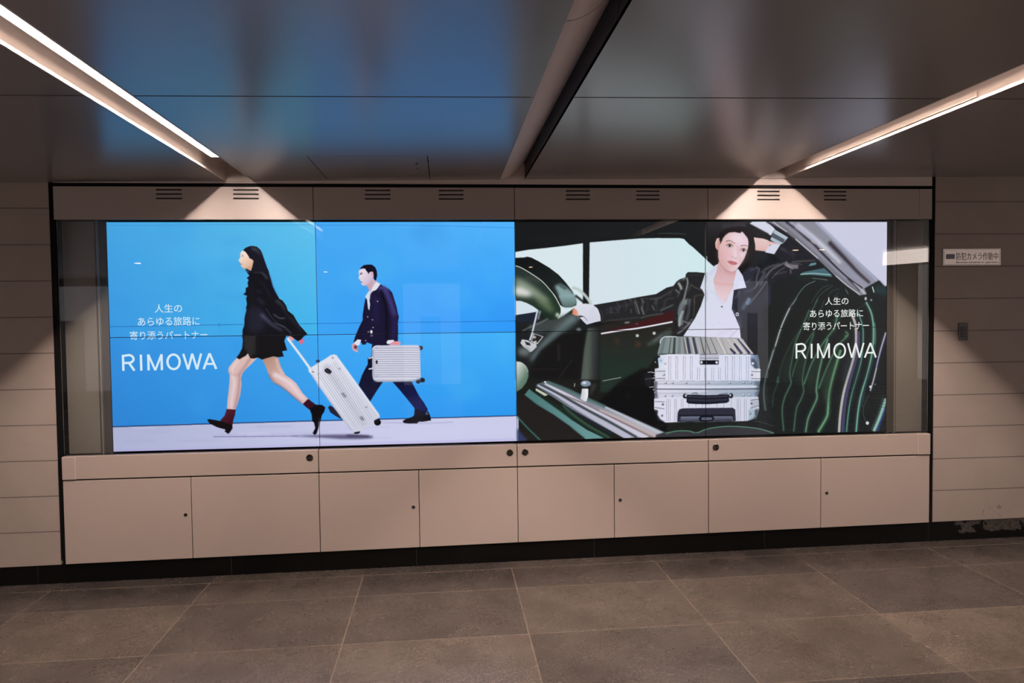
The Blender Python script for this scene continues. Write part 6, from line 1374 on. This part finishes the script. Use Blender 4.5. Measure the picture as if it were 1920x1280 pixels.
LINES = ('人生の', 'あらゆる旅路に', '寄り添うパートナー')
TXT = [('L', 0, (262, 420, 489, 539)), ('L', 1, (164, 520, 565, 618)), ('L', 2, (116, 563, 648, 700)), ('L', 'W', [(66, 140, 788, 883), (168, 183, 788, 884), (211, 301, 788, 883), (321, 405, 786, 883), (416, 528, 787, 882), (532, 614, 787, 882)]), ('R', 0, (4433, 4590, 488, 537)), ('R', 1, (4332, 4690, 566, 617)), ('R', 2, (4287, 4731, 646, 699)), ('R', 'W', [(4236, 4308, 784, 880), (4337, 4350, 786, 880), (4380, 4467, 785, 880), (4490, 4576, 785, 883), (4585, 4699, 786, 881), (4700, 4783, 787, 882)])]
DESC = {(0, 0): 'leftmost screen of the upper row, slogan lines and the walking woman in black',
        (1, 0): 'second screen of the upper row from the left, blue wall with the walking man',
        (2, 0): 'third screen of the upper row from the left, car windows and green steering wheel',
        (3, 0): 'rightmost screen of the upper row, seated woman\'s face and a slanting metal post',
        (0, 1): 'leftmost screen of the lower row, large brand lettering and the walking woman\'s bare legs',
        (1, 1): 'second screen of the lower row from the left, two silver suitcases before a blue wall',
        (2, 1): 'third screen of the lower row from the left, chrome door rail',
        (3, 1): 'rightmost screen of the lower row, green pleated car seat with brand lettering'}
for (c, r), d in DESC.items():
    xa = -2.426 + c * 1.213; zt = ZC + .684 - r * .684
    root = empty('video_wall_screen', (xa + .6065, 0, zt - .684)); tag(root, d, 'screen', 'video wall screens')
    bm = boxes((xa, xa + 1.213, .004, .05, zt - .684, zt)); e = .0017
    box(bm, xa, xa + e, -.003, .004, zt - .684, zt); box(bm, xa + 1.213 - e, xa + 1.213, -.003, .004, zt - .684, zt)
    box(bm, xa + e, xa + 1.213 - e, -.003, .004, zt - .0018, zt); box(bm, xa + e, xa + 1.213 - e, -.003, .004, zt - .684, zt - .684 + .0018)
    under(root, obj('bezel', bm, M['bezel']))
    ms = screen_meshes(c, r)
    disp = under(root, link(bpy.data.objects.new('display', ms.pop(0)[0])))
    for e, (me, n) in sorted(ms.items()):
        nm, lb = PART[e]
        if n < 12: nm = nm + '_edge'
        p = link(bpy.data.objects.new(nm, me)); p.parent = disp; p['label'] = 'picture of a ' + lb
    for side, item, data in TXT:
        if c != (0 if side == 'L' else 3): continue
        bm = bmesh.new(); glow = M['letters_pale' if c == 0 else 'letters_white']
        if item == 'W':
            if r == 1: letter_word(bm, data, .0135 if side == 'L' else .0115)
        else:
            x0, x1, z0, z1 = data
            fit_text(bm, LINES[item], -2.426 + x0 / 1000, -2.426 + x1 / 1000, ZC + .684 - z1 / 1000, ZC + .684 - z0 / 1000, -.0015, .004)
            split_letters(bm, ZC, r == 0)
        if len(bm.faces): obj('brand_lettering' if item == 'W' else 'slogan_line', bm, glow).parent = disp
        else: bm.free()

# ---------------------------------------------------------------- the cabinet around the screens
FY0, FY1 = -.060, -.047
SE = (-2.690, -1.213, -.006, 1.210, 2.690)   # panel joints
VENT = ((-2.117, -1.969), (-1.676, -1.529), (-.908, -.755), (-.465, -.316), (.312, .462), (.753, .902), (1.529, 1.675), (1.966, 2.115))
WHERE = ('far left', 'left of the middle joint', 'right of the middle joint', 'far right')
G = .0022
for i in range(4):
    xa, xb = SE[i] + (G if i else 0), SE[i + 1] - (G if i < 3 else 0)
    root = empty('fascia_panel', ((xa + xb) / 2, FY0, 2.119))
    tag(root, 'beige steel fascia panel with two louvre vents above the screens, ' + WHERE[i], 'panel', 'fascia panels over the screens')
    holes = []
    for a, b in VENT[2 * i:2 * i + 2]:
        for z in (2.288, 2.263, 2.2375): holes.append((a, b, z, z + .0095))
    under(root, obj('face_plate', holed_plate(bmesh.new(), xa, xb, FY0, FY1, 2.1195, 2.3105, holes), M['fascia']))
    for a, b in VENT[2 * i:2 * i + 2]:
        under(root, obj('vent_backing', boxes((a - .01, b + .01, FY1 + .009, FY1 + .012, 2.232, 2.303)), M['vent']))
    if i == 3: under(root, obj('end_cap', boxes((2.606, 2.690, FY0 - .0012, FY0 - .0002, 2.1195, 2.3105)), M['fascia']))

KNOB = (-1.266, -.052, .043, 1.258); KZ = (.688, .6845, .685, .683)
for i in range(4):
    xa, xb = SE[i] + (G if i else 0), SE[i + 1] - (G if i < 3 else 0)
    root = empty('sill_panel', ((xa + xb) / 2, FY0, .597))
    tag(root, 'beige steel sill panel with a round metal disc under the screens, ' + WHERE[i], 'panel', 'sill panels under the screens')
    under(root, obj('face_plate', boxes((xa, xb, FY0, FY1, .598, .734), (xa, xb, FY1, -.006, .722, .734)), M['door'], bevel=.0025))
    if i in (0, 3):
        cx = (-2.690, -2.612) if i == 0 else (2.604, 2.690)
        under(root, obj('end_cap', boxes((cx[0], cx[1], FY0 - .010, FY0 - .0003, .597, .734)), M['door'], bevel=.006))
    under(root, obj('round_plug', disc(bmesh.new(), KNOB[i], FY0 - .004, KZ[i], .0205, .004, 40, .0025), M['chrome'], smooth=False))
DS = (-2.690, -1.963, -1.213, -.613, -.006, .602, 1.210, 1.953, 2.690)
LOCK = {0: -1.998, 2: -.649, 5: .640, 7: 1.992}
CN = ('leftmost', 'second from the left', 'third from the left', 'rightmost')
for i in range(4):
    root = empty('storage_cabinet', ((SE[i] + SE[i + 1]) / 2, FY0, .13))
    tag(root, 'low beige two-door cabinet under the screens, %s of the four' % CN[i], 'cabinet', 'cabinets under the screens')
    under(root, obj('cabinet_body', boxes((SE[i] + .0003, SE[i + 1] - .0003, -.034, .055, .1225, .7)), M['void']))
    for d in (2 * i, 2 * i + 1):
        xa, xb = DS[d] + (.002 if d else 0), DS[d + 1] - (.002 if d < 7 else 0)
        leaf = under(root, obj('cabinet_door', boxes((xa, xb, FY0, FY1, .1225, .590), shear=0., zs0=.0100), M['door'], bevel=.002))
        if d in LOCK:
            bm = disc(bmesh.new(), LOCK[d], FY0 - .003, .3665, .0105, .003, 28, .0); nf = len(bm.faces)
            box(bm, LOCK[d] - .0014, LOCK[d] + .0014, FY0 - .0036, FY0 - .0028, .361, .372)
            for f in list(bm.faces)[nf:]: f.material_index = 1
            lk = obj('lock', bm, [M['lock'], M['black']]); lk.parent = leaf; lk['label'] = 'small round metal lock'
tag(obj('trim_3', boxes((-2.690, 2.690, -.030, .055, 2.1195, 2.3105)), M['void']), kind='structure')
# side bays beside the screens
for s, nm in ((-1, 'left'), (1, 'right')):
    root = empty('side_bay', (s * 2.56, .02, .735)); tag(root, 'narrow beige recess behind glass at the %s end of the screens' % nm, 'recess')
    def sx(a, b): return (min(s * a, s * b), max(s * a, s * b))
    under(root, obj('back_panel', boxes((*sx(2.508, 2.690), .028, .045, .735, 2.1185)), M['bay']))
    under(root, obj('screen_frame', boxes((*sx(2.4268, 2.438), -.004, .045, .735, 2.1185), (*sx(2.438, 2.476), .016, .045, .735, 2.1185)), M['bay_dark']))
    under(root, obj('edge_strip', boxes((*sx(2.478, 2.486), -.002, .045, .735, 2.1185)), M['bay']))
    under(root, obj('edge_groove', boxes((*sx(2.487, 2.507), .024, .045, .735, 2.1185)), M['bay_dark']))
# glass
GX = (-2.688, -1.211, -.0055, 1.2105, 2.688)
for i in range(4):
    root = empty('glass_pane', ((GX[i] + GX[i + 1]) / 2, -.040, .70))
    tag(root, 'clear glass pane in front of the screens, ' + WHERE[i], 'glass', 'glass panes over the screens')
    under(root, obj('glass_sheet', boxes((GX[i] + .0025, GX[i + 1] - .0025, -.042, -.036, .736, 2.1180)), M['glass']))

# ---------------------------------------------------------------- on the right-hand wall
root = empty('wall_sign', (2.972, -.05, 1.822)); tag(root, 'pale rectangular security camera sign fixed to the right-hand wall above the switch', 'sign')
under(root, obj('plate', boxes((2.773, 3.170, -.055, -.0505, 1.822, 1.929)), M['sign'], bevel=.0008))
bm = boxes((2.779, 3.165, -.0557, -.0551, 1.8265, 1.8285), (2.779, 2.7805, -.0557, -.0551, 1.8265, 1.9235), (3.1632, 3.165, -.0557, -.0551, 1.8265, 1.9235), (2.779, 3.165, -.0557, -.0551, 1.9225, 1.9235))
under(root, obj('border_line', bm, M['sign_dark']))
under(root, obj('pictogram', boxes((2.793, 2.852, -.0557, -.0551, 1.863, 1.895), (2.820, 2.852, -.0559, -.0557, 1.867, 1.891)), M['sign_blue']))
bm = bmesh.new(); fit_text(bm, '防犯カメラ作動中', 2.862, 3.152, 1.855, 1.905, -.0558); under(root, obj('lettering', bm, M['sign_ink']))
bm = bmesh.new(); fit_text(bm, 'Security cameras in operation', 2.862, 3.155, 1.8335, 1.847, -.0558, .01); under(root, obj('small_lettering', bm, M['sign_dark']))

root = empty('wall_switch', (2.917, -.05, 1.335)); tag(root, 'small black key switch in a grey frame on the right-hand wall below the sign', 'switch')
under(root, obj('frame', boxes((2.886, 2.949, -.058, -.0505, 1.335, 1.4495)), M['plate'], bevel=.002))
fp = under(root, obj('face', boxes((2.897, 2.938, -.0605, -.0582, 1.355, 1.424)), M['switch'], bevel=.001))
bm = disc(bmesh.new(), 2.918, -.0618, 1.395, .0045, .0012, 16); box(bm, 2.927, 2.930, -.0612, -.0606, 1.413, 1.420); box(bm, 2.903, 2.912, -.0612, -.0606, 1.366, 1.369); box(bm, 2.918, 2.931, -.0612, -.0606, 1.366, 1.369); box(bm, 2.904, 2.912, -.0612, -.0606, 1.412, 1.414)
under(root, obj('key_slot', bm, M['grey_dot']))

# ---------------------------------------------------------------- the hall behind the camera, seen only in the glass
for k, (x, y) in enumerate(((-4.73, -6.49), (-2.57, -9.34), (1.12, -8.92), (4.60, -5.89), (5.0, -5.9))):
    z = CZ + CS * x
    o = obj('downlight', boxes((x - .03, x + .03, y - .03, y + .03, z - .006, z - .0005)), M['down']); tag(o, 'small warm downlight in the hall ceiling, number %s from the left in the glass' % ('one two three four five'.split()[k]), 'ceiling light', 'hall downlights')
bm = bmesh.new(); pts = [(6.37, -6.61), (6.61, -5.86), (8.38, -8.49), (8.1, -9.49)]
lo = [bm.verts.new((x, y, CZ + CS * x - .05)) for x, y in pts]; hi = [bm.verts.new((x, y, CZ + CS * x - .001)) for x, y in pts]
bm.faces.new(lo); bm.faces.new(hi[::-1])
for k in range(4): bm.faces.new((lo[k], lo[(k + 1) % 4], hi[(k + 1) % 4], hi[k]))
tag(obj('luminous_ceiling_panel', bm, M['cove']), 'broad luminous panel in the hall ceiling mirrored in the right end of the glass', 'ceiling light')
for k, (xa, xb) in enumerate(((-8.16, -6.84), (-1.25, -0.13), (5.58, 6.22))):
    w = xb - xa; root = empty('hall_shopfront', ((xa + xb) / 2, YB, .15))
    tag(root, ('pale lit shopfront at the %s of the opposite wall, mirrored faintly in the glass' % ('left', 'middle', 'right')[k]), 'shopfront', 'shopfronts on the opposite wall')
    under(root, obj('lit_panel', boxes((xa, xb, YB + .005, YB + .03, .15, 2.15)), M['far_light']))
    under(root, obj('shutter', boxes(*[(xa + w * .3 + i * .045, xa + w * .3 + i * .045 + .03, YB + .031, YB + .06, .15, 1.5) for i in range(int(w * .4 / .045))]), M['far_shutter']))
